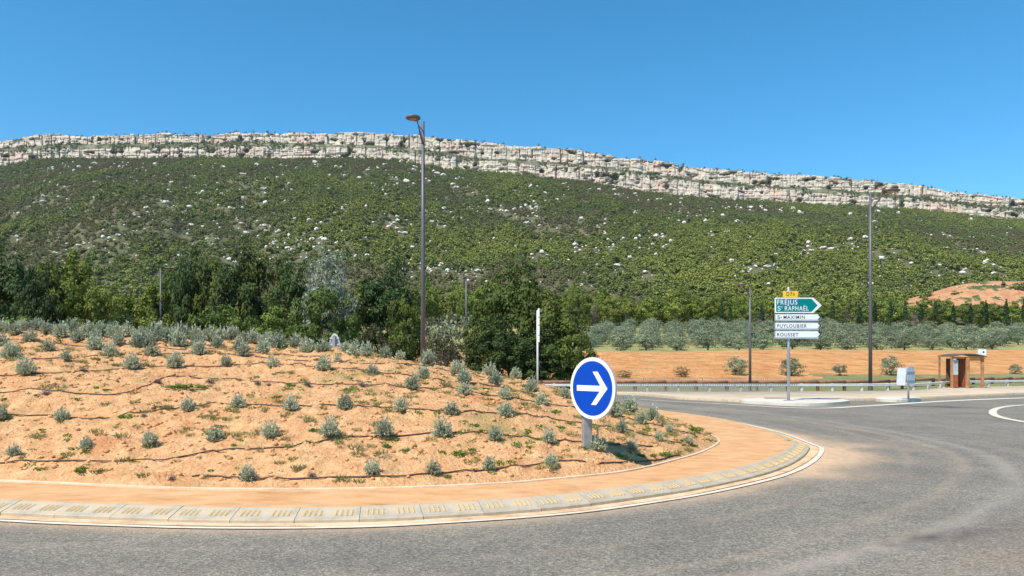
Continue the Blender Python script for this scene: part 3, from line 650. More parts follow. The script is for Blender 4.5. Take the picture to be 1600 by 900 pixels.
# belt of trees behind the roundabout: photo column, top row, width px, distance, kind, label
belt = [
 (14, 393, 92, 52, 'dark', 'tall dark evergreen tree at the left edge, behind the lavender mound'),
 (62, 420, 60, 50, 'dark', 'dark narrow evergreen tree squeezed in right of the tall tree at the left edge'),
 (98, 400, 96, 54, 'mid', 'bushy olive-green tree, second tall crown from the left edge'),
 (138, 450, 70, 52, 'mid', 'dark oak tree right of the second tall crown on the left'),
 (178, 462, 80, 58, 'mid', 'low oak tree under the bare orange patch of the hillside'),
 (222, 452, 84, 60, 'mid', 'mid green tree just left of the distant thin lamp post on the left'),
 (268, 428, 66, 62, 'oak', 'oak tree just right of the distant thin lamp post on the left'),
 (296, 397, 56, 58, 'dark', 'dark pointed tree, tallest of those just right of the far left lamp post'),
 (335, 412, 80, 58, 'oak', 'bright green oak right of the dark pointed tree'),
 (378, 412, 84, 55, 'dark', 'dark spreading tree in the middle of the left tree belt'),
 (418, 404, 90, 56, 'oak', 'highest spreading oak left of the silvery poplar'),
 (458, 432, 78, 53, 'dark', 'dark tree touching the left side of the silvery poplar'),
 (510, 402, 88, 49.5, 'silver', 'silvery white-leaved poplar rising above the dark trees'),
 (505, 455, 100, 46.5, 'oak', 'dark oak standing in front of the silvery poplar'),
 (556, 456, 74, 52, 'mid', 'oak between the silvery poplar and the large lamp post'),
 (602, 418, 96, 53, 'dark', 'large dark green tree just left of the tall lamp post'),
 (636, 468, 56, 50, 'oak', 'low oak directly behind the tall lamp post'),
 (696, 492, 76, 54, 'olive', 'grey-green olive tree between the tall lamp post and the thin one'),
 (692, 514, 62, 47, 'brown', 'brownish half-dry bush right of the tall lamp post'),
 (588, 508, 60, 46, 'brown', 'thin reddish sapling thicket behind the mound, left of the tall lamp post'),
 (752, 498, 62, 49, 'oak', 'oak just right of the thin middle lamp post'),
 (800, 428, 112, 50, 'oak', 'tallest oak of the dark clump left of the blue arrow sign'),
 (850, 458, 104, 47, 'oak', 'dark oak right behind the slim white sign edge'),
 (892, 498, 76, 46, 'oak', 'lowest and rightmost oak of the clump above the blue arrow sign'),
 (776, 508, 82, 45, 'dark', 'low dark tree at the front foot of the oak clump'),
 (836, 524, 90, 44.6, 'dark', 'dark low oak overhanging the guardrail beside the slim white sign'),
 (436, 486, 90, 48, 'mid', 'low green tree in front of the belt left of the white arch'),
 (352, 488, 90, 49, 'oak', 'low bushy oak at the foot of the bright green oak'),
 (250, 500, 80, 48, 'mid', 'low yellow-green shrub tree at the base of the far left lamp post'),
 (170, 500, 90, 47, 'dark', 'low dark tree between the left tall crowns and the far left lamp post'),
 (50, 500, 90, 46, 'mid', 'low olive-green tree at the feet of the two tall left trees'),
 (-60, 400, 110, 54, 'oak', 'oak beyond the left edge of the view'),
]
names = {'oak': 'oak_tree', 'dark': 'evergreen_tree', 'mid': 'oak_tree', 'silver': 'poplar_tree', 'brown': 'bush', 'olive': 'olive_tree'}
for px, top, wpx, Y, kind, lab in belt:
    x = kx(px) * Y; z = float(terr(x, Y)) - .05; h = zp(top, Y) - z
    tree(kind, names[kind], lab, 'bush' if kind == 'brown' else 'tree', x, Y, z, h * 1.09, wpx / FPX * Y * 1.12, 'trees behind the lavender mound')

ORD = ['first', 'second', 'third', 'fourth', 'fifth', 'sixth', 'seventh', 'eighth', 'ninth', 'tenth', 'eleventh', 'twelfth', 'thirteenth', 'fourteenth', 'fifteenth', 'sixteenth', 'seventeenth', 'eighteenth', 'nineteenth', 'twentieth']
def ordn(i):
    if i < 20: return ORD[i]
    t_ = ['twenty', 'thirty', 'forty'][(i + 1) // 10 - 2]; u_ = (i + 1) % 10
    return t_ + '-' + ORD[u_ - 1] if u_ else t_.replace('ty', 'tieth')
# pines and bare trees behind the olive grove
g = random.Random(5); nbare = 0; npines = [0, 0]
segs_ = [(600, 760, 'the poplar-side hollow left of the oak clump'), (760, 1000, 'the left end of the olive grove'), (1000, 1210, 'the olive grove left of the direction sign'), (1210, 1370, 'the olive grove between the direction sign and the right lamp post'), (1370, 1700, 'the cypress row at the right')]
def seg_name(px):
    for a_, b_, s_ in segs_:
        if px < b_: return s_
    return segs_[-1][2]
px = 610
while px < 1680:
    for row, Y0 in ((0, 238), (1, 256)):
        q = px + g.uniform(-8, 8) + row * 11; Y = Y0 + g.uniform(-6, 6); x = kx(q) * Y; z = float(terr(x, Y))
        top = np.interp(q, [600, 760, 930, 1100, 1250, 1400, 1500, 1650], [440, 444, 456, 458, 460, 468, 476, 480]) + g.uniform(-8, 18) - (5 if row else 0)
        h = max(7., zp(top, Y) - z)
        kind = 'purple' if (row == 0 and q > 900 and g.random() < .22) else 'pine'
        if kind == 'purple':
            nbare += 1; tree('purple', 'bare_tree', 'brownish purple bare-twigged tree, %s from the left among the pines behind the grove' % ordn(nbare - 1), 'tree', x, Y, z, h * .8, 30 / FPX * Y, 'bare trees among the pines')
        else:
            npines[row] += 1; tree(g.choice(['pine', 'pine', 'mid']), 'pine_tree', 'yellow-green pine, %s from the left in the %s row behind the olive grove' % (ordn(npines[row] - 1), 'front' if row == 0 else 'rear'), 'tree', x, Y, z, h, g.uniform(34, 50) / FPX * Y, 'pines behind the olive grove')
    px += 23
for i, px in enumerate([1127, 1141, 1190, 1301, 1343, 1367, 1391, 1414, 1439, 1462, 1490, 1517, 1541, 1572, 1600]):
    Y = 222 + g.uniform(-2, 2); x = kx(px) * Y; z = float(terr(x, Y))
    tree('cyp', 'cypress_tree', 'slim dark cypress, %s from the left of the row behind the olive grove' % ordn(i), 'tree', x, Y, z, g.uniform(7.2, 9.0), g.uniform(1.5, 2.0), 'cypress row behind the olive grove')

# olive grove in rows
count = 0
for r_ in range(15):
    Y = 110 + r_ * 6.6; lo = kx(918 + r_ * 2) * Y; hi = kx(1615) * Y; sp = 4.3 + .12 * r_; x = lo + g.uniform(0, 2); i = 0
    if r_ > 7: lo = kx(905) * Y
    while x < hi:
        yy = Y + g.uniform(-.8, .8); z = float(terr(x, yy)) - .05
        px_ = 800 + FPX * x / yy
        skip = r_ > 10 and px_ > 1300
        if count < 300 and not skip and g.random() > .04:
            if True: lab = 'olive tree, %s from the left in the %s row of the grove' % (ordn(i), ordn(r_) if r_ else 'front')
            s = g.uniform(.7, 1.12); tree('olive', 'olive_tree', lab, 'tree', x, yy, z, 2.75 * s * (1 + .012 * r_), 3.6 * s * (1.05 + .01 * r_), 'olive trees in the grove')
            count += 1; i += 1
        x += sp * g.uniform(.9, 1.1)

# young trees and bushes in the bare field
fieldb = [(1150, 586, 37, 29, 'olive', 'dark rounded olive tree in the orange field, left of the slim lamp post'),
          (1237, 587, 37, 29, 'olive', 'young olive tree in the field right behind the direction sign pole'),
          (1312, 587, 21, 20, 'olive', 'small round sapling alone in the field left of the right lamp post'),
          (1392, 586, 32, 31, 'olive', 'small olive tree with bare trunk above the back of the two-panel sign'),
          (1586, 584, 17, 16, 'olive', 'tiny round bush in the field right of the bus shelter'),
          (1065, 589, 26, 18, 'brown', 'dry yellowish bush in the field behind the far railing'),
          (975, 591, 26, 14, 'brown', 'low green-brown bush in the field just right of the blue sign')]
for px, py, wpx, hpx, kind, lab in fieldb:
    x, y, z = terr_hit(px, py); tree(kind, 'olive_tree' if kind == 'olive' else 'bush', lab, 'tree' if kind == 'olive' else 'bush', x, y, z - .05, hpx / FPX * y * 1.05, wpx / FPX * y * 1.05)

# ------------------------------------------------------------------ hillside scrub (uncountable): points with instances
def scatter(name, P, scale, tint, protos, label, seed=1):
    me = D.meshes.new(name); me.vertices.add(len(P)); me.vertices.foreach_set('co', np.asarray(P, np.float32).ravel())
    gg = np.random.default_rng(seed)
    for nm, arr in (('sc', scale), ('tint', tint), ('rz', gg.random(len(P)) * 6.283)):
        a_ = me.attributes.new(nm, 'FLOAT', 'POINT'); a_.data.foreach_set('value', np.asarray(arr, np.float32))
    a_ = me.attributes.new('idx', 'INT', 'POINT'); a_.data.foreach_set('value', gg.integers(0, len(protos), len(P)).astype(np.int32))
    me.update(); o = link(name, me)
    ng = D.node_groups.new(name + '_nodes', 'GeometryNodeTree')
    ng.interface.new_socket('Geometry', in_out='INPUT', socket_type='NodeSocketGeometry'); ng.interface.new_socket('Geometry', in_out='OUTPUT', socket_type='NodeSocketGeometry')
    n = ng.nodes; l = ng.links; gi = n.new('NodeGroupInput'); go = n.new('NodeGroupOutput')
    gti = n.new('GeometryNodeGeometryToInstance')
    for pm in reversed(protos):
        po = D.objects.new(pm.name, pm); oi = n.new('GeometryNodeObjectInfo'); oi.inputs['Object'].default_value = po; oi.inputs['As Instance'].default_value = True
        l.new(oi.outputs['Geometry'], gti.inputs[0])
    def na(nm, ty):
        x = n.new('GeometryNodeInputNamedAttribute'); x.data_type = ty; x.inputs['Name'].default_value = nm; return x.outputs['Attribute']
    iop = n.new('GeometryNodeInstanceOnPoints'); iop.inputs['Pick Instance'].default_value = True
    cx = n.new('ShaderNodeCombineXYZ'); l.new(na('rz', 'FLOAT'), cx.inputs[2])
    l.new(gi.outputs[0], iop.inputs['Points']); l.new(gti.outputs[0], iop.inputs['Instance'])
    l.new(na('idx', 'INT'), iop.inputs['Instance Index']); l.new(cx.outputs[0], iop.inputs['Rotation']); l.new(na('sc', 'FLOAT'), iop.inputs['Scale'])
    l.new(iop.outputs[0], go.inputs[0])
    md = o.modifiers.new('scatter', 'NODES'); md.node_group = ng
    o['kind'] = 'stuff'; o['label'] = label; return o
scrub_m = leaf_mat('scrub_leaf', (.72, .72, .68), (1.25, 1.25, 1.1), (1.4, 1.4, 1.2), inst=[(0, (.180, .160, .070)), (.2, (.170, .170, .062)), (.42, (.132, .164, .056)), (.72, (.195, .222, .052)), (1, (.250, .268, .060))], trans=.12)
def scrub_proto(i, rad, n_cl, n_lf, leaf, cz, shape='round'):
    P, U, W, t = crown_arrays(300 + i, n_cl, n_lf, rad, leaf, (.25, .45), .2, .9, shape); P[:, 2] += cz; ok = P[:, 2] > -.1
    return quads_mesh('scrub_%d' % i, P[ok], U[ok], W[ok], t[ok], scrub_m)
SP = [scrub_proto(0, (.5, .5, .42), 14, 22, .085, .3), scrub_proto(1, (.6, .6, .34), 14, 22, .085, .25), scrub_proto(2, (.42, .42, .6), 14, 22, .085, .55),
      scrub_proto(3, (.42, .42, .5), 13, 22, .085, .6, 'umbrella'), scrub_proto(4, (.55, .5, .3), 14, 22, .08, .2)]
cl = [(110, 275, 60), (330, 300, 90), (200, 270, 90), (270, 330, 60), (470, 372, 60), (450, 378, 50), (640, 350, 60), (500, 270, 80), (620, 275, 50), (790, 320, 80), (830, 330, 30), (720, 430, 40), (660, 420, 40), (940, 380, 70), (1040, 380, 70), (1110, 345, 60), (1240, 400, 60), (1330, 390, 60), (1290, 370, 60), (1450, 400, 70), (1520, 425, 60), (1480, 430, 60), (960, 400, 80), (1150, 430, 60), (860, 400, 60), (390, 405, 60), (560, 320, 150), (1400, 350, 120), (150, 380, 90), (1000, 440, 60), (330, 350, 80), (1550, 400, 60), (1180, 420, 40)]
pts = []
while len(pts) < 1250:
    c = g.choice(cl)
    if g.random() < .12:
        qx = g.uniform(-20, 1620); q = (qx, float(np.interp(qx, *LO_B)) + g.uniform(5, 16))
    elif g.random() < .40: q = (g.uniform(-20, 1620), g.uniform(255, 450))
    else: q = (g.gauss(c[0], c[2] * .5), g.gauss(c[1], c[2] * .2))
    lim = np.interp(q[0], *LO_B) + 4
    if lim < q[1] < 452: pts.append((q, (2.3 + 5.5 * g.random() ** 3.6)))
rocks = []
for q, wpx in pts:
    x, y, z = terr_hit(q[0], q[1], 270.); rocks.append((wpx, x, y, z, q))
gg = np.random.default_rng(77)
N = 105000
yy = np.sqrt(gg.random(N) * ((YC + 2) ** 2 - 268 ** 2) + 268 ** 2)
# keep somewhat denser near the foot, where each bush shows larger
kk = gg.uniform(-.98, .98, N); xx = kk * yy
dens = fbm(xx / 55, yy / 90, 401, 4)
keep = gg.random(N) < np.clip(.75 + (dens - .38) * 3.2, .7, 1)
gx = ((xx - 203) / 50) ** 2 + ((yy - 292) / 26) ** 2; keep &= ~((gx < 1.1) & (gg.random(N) < .9) & (yy < 305))
xx, yy, dens = xx[keep], yy[keep], dens[keep]
ok = np.ones(len(xx), bool)
for wpx, bx_, by_, bz_, q in rocks:
    s_ = wpx / FPX * by_; ok &= ~((abs(xx - bx_) < s_ * .55 + 2.0) & (yy - by_ > -11 - s_) & (yy - by_ < 2))
xx, yy, dens = xx[ok], yy[ok], dens[ok]
zz = terr(xx, yy); tn = fbm(xx / 120 + 5, yy / 200, 405, 3); t_ = (yy - 300) / 1000
tint = np.clip(.46 + (tn - .5) * 1.9 + gg.normal(0, .2, len(xx)) - .06 * np.clip(t_, 0, 1), 0, 1)
big = (tint > .5)
scl = np.where(big, gg.uniform(3.6, 7.2, len(xx)), gg.uniform(1.8, 4.6, len(xx))) * (1 + .25 * np.clip(t_, 0, 1))
P = [np.stack([xx, yy, zz - .2], 1)]; SCL = [scl]; TN = [tint]
# ledge between the cliff tiers, cliff foot and crest
for (lx, ly, lz), n_, s0, s1 in [(q, 1000, 2.0, 6.0) for q in LEDGE] + [(TOP, 800, 1.6, 6.4)]:
    i = gg.integers(0, len(lx), n_); i = i[(vnoise(lx[i] / 18, lx[i] * 0 + s1, 409) > .36)]
    P.append(np.stack([lx[i], ly[i] + gg.uniform(-2, 3, len(i)), lz[i] - 1.3], 1)); SCL.append(s0 + (s1 - s0) * gg.random(len(i)) ** 1.8); TN.append(gg.uniform(.38, .46, len(i)))
scatter('hillside_scrub', np.vstack(P), np.concatenate(SCL), np.concatenate(TN), SP, 'green garrigue scrub and small pines covering the hillside below the cliffs', 3)

# ------------------------------------------------------------------ boulders on the hillside
rock_m = mat('boulder_rock', (.66, .61, .52), .9, vary=.2, scale=.6, bump=.4, bscale=2)
def rock_mesh(seed):
    import bmesh
    bm = bmesh.new(); bmesh.ops.create_icosphere(bm, subdivisions=2, radius=.5); r_ = random.Random(seed)
    ax = [r_.uniform(.75, 1.25) for _ in range(3)]
    for v in bm.verts:
        nn = float(fbm(v.co.x * 4 + seed, v.co.y * 4 + v.co.z * 3.3, seed, 2)); v.co = Vector((v.co.x * ax[0], v.co.y * ax[1], v.co.z * ax[2])) * (.45 + 1.1 * nn)
    me = D.meshes.new('boulder'); bm.to_mesh(me); bm.free(); me.materials.append(rock_m); return me
RK = [rock_mesh(s) for s in range(5)]
rocks.sort(key=lambda r_: -r_[0])
def region(q):
    v_ = 'just below the cliffs' if q[1] < np.interp(q[0], *LO_B) + 45 else ('mid-slope' if q[1] < np.interp(q[0], *LO_B) + 110 else 'low above the tree belt')
    h_ = 'far left' if q[0] < 320 else 'left' if q[0] < 640 else 'middle' if q[0] < 960 else 'right' if q[0] < 1280 else 'far right'
    return '%s, %s hillside' % (v_, h_)
kc_ = {}
bl_ = {}
for r_ in sorted(rocks[:300], key=lambda r_: r_[4][0]):
    k_ = ('large' if r_[0] > 4.5 else 'small') + ' boulder ' + region(r_[4]); kc_[k_] = kc_.get(k_, 0) + 1; bl_[id(r_)] = k_ + ', %s from the left' % ordn(kc_[k_] - 1)
for r_ in rocks[:300]:
    wpx, x, y, z, q = r_
    s = wpx / FPX * y; o = link('boulder', g.choice(RK), None, (x, y, z + s * .22 + .6), g.uniform(0, 6.28)); o.scale = (s * 1.25, s, s * .75)
    tag(o, bl_[id(r_)], 'boulder', 'limestone boulders on the hillside')
Pq = []; 
mb = MB(); base = [([tuple(v.co) for v in m_.vertices], [tuple(p.vertices) for p in m_.polygons]) for m_ in [RK[0]]]
for wpx, x, y, z, q in rocks[300:]:
    s = wpx / FPX * y; vs, fs = base[0]; mb.add([(x + a_ * s, y + b_ * s, z + s * .3 + .6 + c_ * s * .8) for a_, b_, c_ in vs], fs)
o = link('small_boulders', mb.mesh('small_boulders', rock_m)); o['kind'] = 'stuff'; o['label'] = 'small pale stones scattered through the hillside scrub'

# ------------------------------------------------------------------ lavender and weeds on the mound
def lav_mesh(seed, key='lav', n_=1150, w_=.5, h=.84):
    """unit bush: stems fan out from the root, thin leaves along the outer two thirds"""
    g = np.random.default_rng(seed); st = 150
    th = g.random(st) * 2 * np.pi; tilt = np.arccos(1 - g.random(st) * .86) ; ln = g.uniform(.78, 1.04, st) * (1 - .15 * (tilt / 1.3))
    d = np.stack([np.cos(th) * np.sin(tilt), np.sin(th) * np.sin(tilt), np.cos(tilt)], 1)
    s = g.integers(0, st, n_); t = .22 + .78 * g.random(n_) ** .75
    P = d[s] * (ln[s] * t)[:, None] * np.array([w_ * 1.02, w_ * 1.02, h]); P += g.normal(0, .018, P.shape); P[:, 2] = np.maximum(P[:, 2], .02)
    U = d[s] * .7 + g.normal(0, .45, P.shape) + np.array([0, 0, .45]); U /= np.linalg.norm(U, axis=1)[:, None]
    W = np.cross(U, g.normal(size=P.shape)); W /= np.linalg.norm(W, axis=1)[:, None]
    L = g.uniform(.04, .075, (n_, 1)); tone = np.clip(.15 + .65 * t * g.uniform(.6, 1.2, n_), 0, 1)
    # woody stems
    S = d * (ln * .33)[:, None] * np.array([w_, w_, h]); 
    C = np.vstack([P, S]); UU = np.vstack([U * L, S * .95]); Wd = np.cross(S, g.normal(size=S.shape)); Wd /= np.linalg.norm(Wd, axis=1)[:, None]
    WW = np.vstack([W * L * .36, Wd * .012])
    return quads_mesh('lavender_bush', C, UU, WW, np.r_[tone, np.zeros(st)], LM[key])
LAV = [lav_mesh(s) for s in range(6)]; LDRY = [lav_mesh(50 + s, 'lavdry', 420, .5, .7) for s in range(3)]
def mound_dz(x, y): return float(mound_z(x, y))
def plant(mesh_list, name, label, cat, px, py, wpx, group=None, hs=1.0, sink=.03):
    x, y, z = mound_hit(px, py); s = wpx / FPX * y
    o = link(name, rnd.choice(mesh_list), None, (x, y, z - sink * s), rnd.uniform(0, 6.28)); o.scale = (s, s, s * hs * rnd.uniform(.92, 1.08))
    return tag(o, label, cat, group)
rowsL = {
 'the lowest row': [(388, 751, 29), (582, 744, 27), (677, 742, 28), (765, 734, 22), (861, 730, 25), (987, 703, 22), (1029, 689, 19), (1076, 695, 17)],
 'the second row up': [(21, 712, 22), (135, 702, 25), (234, 698, 31), (337, 689, 28), (422, 683, 29), (515, 681, 32), (600, 682, 31), (691, 682, 31), (774, 688, 28), (858, 692, 29), (935, 704, 27)],
 'the third row up': [(2, 656, 24), (97, 657, 25), (294, 643, 29), (373, 637, 29), (454, 641, 27), (539, 640, 27), (627, 643, 29), (705, 648, 28), (790, 652, 27), (971, 676, 24)],
 'the fourth row up': [(644, 609, 26), (726, 618, 26), (788, 623, 26), (845, 632, 25), (958, 650, 31), (984, 646, 28), (1001, 662, 25), (1019, 656, 24), (1046, 676, 17)],
 'the fifth row up': [(40, 586, 29), (206, 577, 31), (274, 575, 30), (353, 573, 24), (427, 575, 21), (506, 579, 26), (582, 586, 23), (662, 591, 25), (726, 598, 25), (774, 602, 26), (831, 612, 25), (883, 622, 20), (955, 633, 22)],
 'the sixth row up': [(16, 560, 29), (103, 562, 18), (172, 557, 27), (239, 557, 27), (310, 554, 25), (380, 557, 24), (480, 551, 26), (527, 566, 14), (555, 556, 26), (573, 555, 24), (602, 559, 22), (626, 558, 20), (668, 572, 29), (716, 586, 29), (765, 586, 25), (806, 590, 20)],
 'the seventh row up': [(2, 541, 24), (76, 548, 20), (149, 546, 27), (215, 543, 27), (279, 542, 27), (340, 543, 24), (412, 551, 26), (436, 544, 26), (463, 542, 24), (505, 550, 24), (540, 551, 22)],
 'the back row on the crest': [(4, 520, 24), (24, 524, 22), (48, 534, 24), (34, 518, 22), (58, 516, 24), (74, 522, 24), (95, 527, 28), (113, 520, 24), (121, 534, 24), (138, 526, 26), (160, 524, 24), (148, 534, 20), (178, 528, 28), (185, 538, 22), (200, 527, 26), (222, 532, 28), (245, 531, 30), (233, 540, 22), (262, 536, 26), (283, 529, 27), (305, 532, 28), (310, 541, 24), (328, 533, 25), (345, 533, 24), (362, 532, 27), (380, 538, 26), (396, 536, 24), (374, 546, 22), (418, 540, 28)],
}
for rname, lst in rowsL.items():
    for i, (px, py, wpx) in enumerate(sorted(lst)):
        look = 'large' if wpx > 28 else 'small' if wpx < 22 else 'medium'
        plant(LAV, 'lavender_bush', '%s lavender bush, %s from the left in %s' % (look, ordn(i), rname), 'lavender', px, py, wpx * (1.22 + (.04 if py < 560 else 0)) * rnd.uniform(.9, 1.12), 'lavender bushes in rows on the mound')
dry = [(129, 581, 12), (72, 617, 18), (246, 599, 15), (328, 599, 17), (403, 601, 14), (480, 603, 16), (565, 604, 18), (270, 751, 18), (487, 746, 18), (92, 657, 14), (225, 652, 14), (420, 603, 10), (760, 728, 16)]
for i, (px, py, wpx) in enumerate(sorted(dry)):
    plant(LDRY, 'dry_lavender', 'shrivelled brown lavender stub, %s from the left of the dried-out plants' % ordn(i), 'dead plant', px, py, wpx * 1.1, 'dried-out lavender plants', .8)
def weed_mesh(seed, key='weed', n_=150, rad=.5, h=.35, L0=.10, wr=.38, upb=.5):
    g = np.random.default_rng(seed); th = g.random(n_) * 6.283; r_ = rad * np.sqrt(g.random(n_)) * .9
    lob = .65 + .5 * vnoise(th * 1.2, th * 0 + seed, seed); P = np.stack([np.cos(th) * r_ * lob, np.sin(th) * r_ * lob, g.random(n_) * h * (1 - r_ / rad * .6)], 1)
    U = np.stack([np.cos(th) * .8, np.sin(th) * .8, np.full(n_, upb)], 1) + g.normal(0, .45, (n_, 3)); U /= np.linalg.norm(U, axis=1)[:, None]
    W = np.cross(U, g.normal(size=P.shape)); W /= np.linalg.norm(W, axis=1)[:, None]; L = g.uniform(.6, 1.3, (n_, 1)) * L0
    P[:, 2] += .02; return quads_mesh('weed', P, U * L, W * L * wr, g.random(n_), LM[key])
WD = [weed_mesh(s) for s in range(5)]; GT = [weed_mesh(20 + s, 'grass', 60, .35, .15, .16, .10, 1.1) for s in range(4)]
weeds = [(290, 604, 70, .3, 'long bright green weed patch on the mound below the fifth lavender row'), (200, 653, 30, .7, 'green weed on the hose between two lavenders on the left'), (150, 563, 15, 1, 'small green weed high on the left of the mound'),
 (127, 738, 28, 1, 'bright green weed above the apron near the left'), (150, 738, 22, .5, 'low weed right beside the bright green weed near the left'), (716, 712, 34, .7, 'star-shaped bright green weed between the two lowest lavender rows'),
 (604, 700, 18, 1, 'small leafy weed below the lavender row in the middle'), (700, 748, 16, 1.1, 'small weed touching the hose at the foot of the mound'), (490, 674, 22, .8, 'dark green weed left of a lavender in the middle row'),
 (456, 604, 20, .8, 'weed on the fourth hose left of the tall lamp post'), (545, 610, 34, .5, 'flat green weed patch below the dried stub in the middle'), (583, 626, 15, .7, 'tiny weed below the flat weed patch'),
 (1040, 712, 26, .8, 'green weed near the rim of the mound right of the blue sign'), (1021, 714, 14, 1, 'weed clump left of the rim weed on the right'), (1000, 713, 20, .8, 'yellowish weed on the rim hose right of the blue sign'), (970, 715, 28, .5, 'low spreading weed just right of the blue sign post'),
 (1082, 672, 40, .5, 'broad green weed strip near the right tip of the mound'), (1105, 688, 20, .6, 'weed at the right tip of the mound'), (1086, 697, 14, .8, 'small weed below the right tip strip'), (890, 662, 20, .6, 'flat weed on the hose left of the blue sign post'),
 (180, 571, 14, .6, 'weed behind the fifth row lavender on the left'), (131, 566, 14, .7, 'weed beside the sixth hose on the left'), (1118, 690, 12, .6, 'last weed at the extreme right tip'), (66, 672, 14, .6, 'weed below the third hose at the left'), (68, 676, 12, .6, 'weed low on the left below the hose'),
 (820, 604, 20, .5, 'weed among the lavenders near the right crest'), (662, 600, 20, .4, 'weed patch near the crest below the tall lamp post'), (700, 605, 20, .4, 'weed patch right below the tall lamp post'), (100, 711, 12, .8, 'little weed above the lowest hose at the left'), (97, 717, 14, .5, 'little flat weed on the lowest hose at the left'),
 (330, 736, 16, .6, 'weed near the foot of the mound on the left'), (365, 696, 13, .7, 'weed right of the second-row lavender on the left'), (875, 668, 18, .6, 'grassy weed left of the grey sign post'), (497, 563, 20, .6, 'weed in the gap behind the fifth row'), (1010, 672, 22, .6, 'weed between the lavenders at the right'), (920, 646, 22, .6, 'weed behind the blue arrow sign'), (1065, 688, 24, .5, 'weed near the right tip hose')]
for px, py, wpx, hh, lab in weeds: plant(WD, 'weed', lab, 'weed', px, py, wpx, 'weeds on the mound', hh)
def stuff_on_mound(name, meshes, n_, smin, smax, label, zoff=0., seed=1, dens=None, rot=True):
    g = np.random.default_rng(seed); Vs = []; Fs = []; Ts = []; off_ = 0; k = 0; X = g.uniform(mx0, mx1, n_ * 3); Y = 8.2 + (g.random(n_ * 3) ** 1.35) * 16
    ok = mask_at(X, Y) > .12
    if dens is not None: ok &= g.random(len(X)) < dens(X, Y)
    X, Y = X[ok][:n_], Y[ok][:n_]; Z = mound_z(X, Y)
    for x, y, z in zip(X, Y, Z):
        m_ = meshes[g.integers(len(meshes))]; s = g.uniform(smin, smax) if smin > .03 else smin + (smax - smin) * g.random() ** 4; a_ = g.random() * 6.283; c_, s_ = math.cos(a_), math.sin(a_)
        v = m_[0]; Vs.append(np.stack([x + (v[:, 0] * c_ - v[:, 1] * s_) * s, y + (v[:, 0] * s_ + v[:, 1] * c_) * s, z + zoff * s + v[:, 2] * s], 1)); Fs.append(m_[1] + off_); Ts.append(m_[2]); off_ += len(v)
    me = np_mesh(name, np.vstack(Vs), np.vstack(Fs), m_[3], False, {'tone': np.concatenate(Ts)}); o = link(name, me); o['kind'] = 'stuff'; o['label'] = label; return o
def mask_at(X, Y):
    ix = np.clip(((X - mx0) / MS).astype(int), 0, MX.shape[1] - 1); iy = np.clip(((Y - my0) / MS).astype(int), 0, MX.shape[0] - 1); return dB[iy, ix]
def arr_of(me, tri=False):
    v = np.array([tuple(p.co) for p in me.vertices]); f = np.array([tuple(p.vertices) for p in me.polygons]); t_ = np.zeros(len(v))
    if 'tone' in me.attributes: me.attributes['tone'].data.foreach_get('value', tt_ := np.zeros(len(v), np.float32)); t_ = tt_
    return (v, f, t_, me.materials[0])
stuff_on_mound('grass_tufts', [arr_of(m_) for m_ in GT], 1500, .12, .34, 'thin yellowish grass tufts sprinkled over the mound', 0, 5, lambda X, Y: np.clip((fbm(X * .9, Y * .9, 611, 3) - .42) * 5 + np.clip((X - 1.6) * .6, 0, 1), .12, 1))
stuff_on_mound('small_weeds', [arr_of(m_) for m_ in [weed_mesh(40 + s, 'weed', 26, .5, .25, .13) for s in range(3)]], 1000, .08, .22, 'sparse tiny green weeds on the mound', 0, 6, lambda X, Y: np.clip((fbm(X * .8, Y * .8, 613, 3) - .45) * 5 + np.clip((X - 1.4) * .6, 0, 1), .05, 1))
clod = mat('clod_soil', (.60, .32, .14), .95, vary=.25, scale=3)
def clod_mesh(seed):
    import bmesh
    bm = bmesh.new(); bmesh.ops.create_icosphere(bm, subdivisions=1, radius=.5); r_ = random.Random(seed)
    for v in bm.verts: v.co *= r_.uniform(.65, 1.15); v.co.z *= .75
    me = D.meshes.new('clod'); bm.to_mesh(me); bm.free(); me.materials.append(clod); return me
CD = [clod_mesh(s) for s in range(4)]
stuff_on_mound('soil_clods', [arr_of(m_) for m_ in CD], 14000, .012, .10, 'orange clods and small stones on the bare soil of the mound', .1, 8)

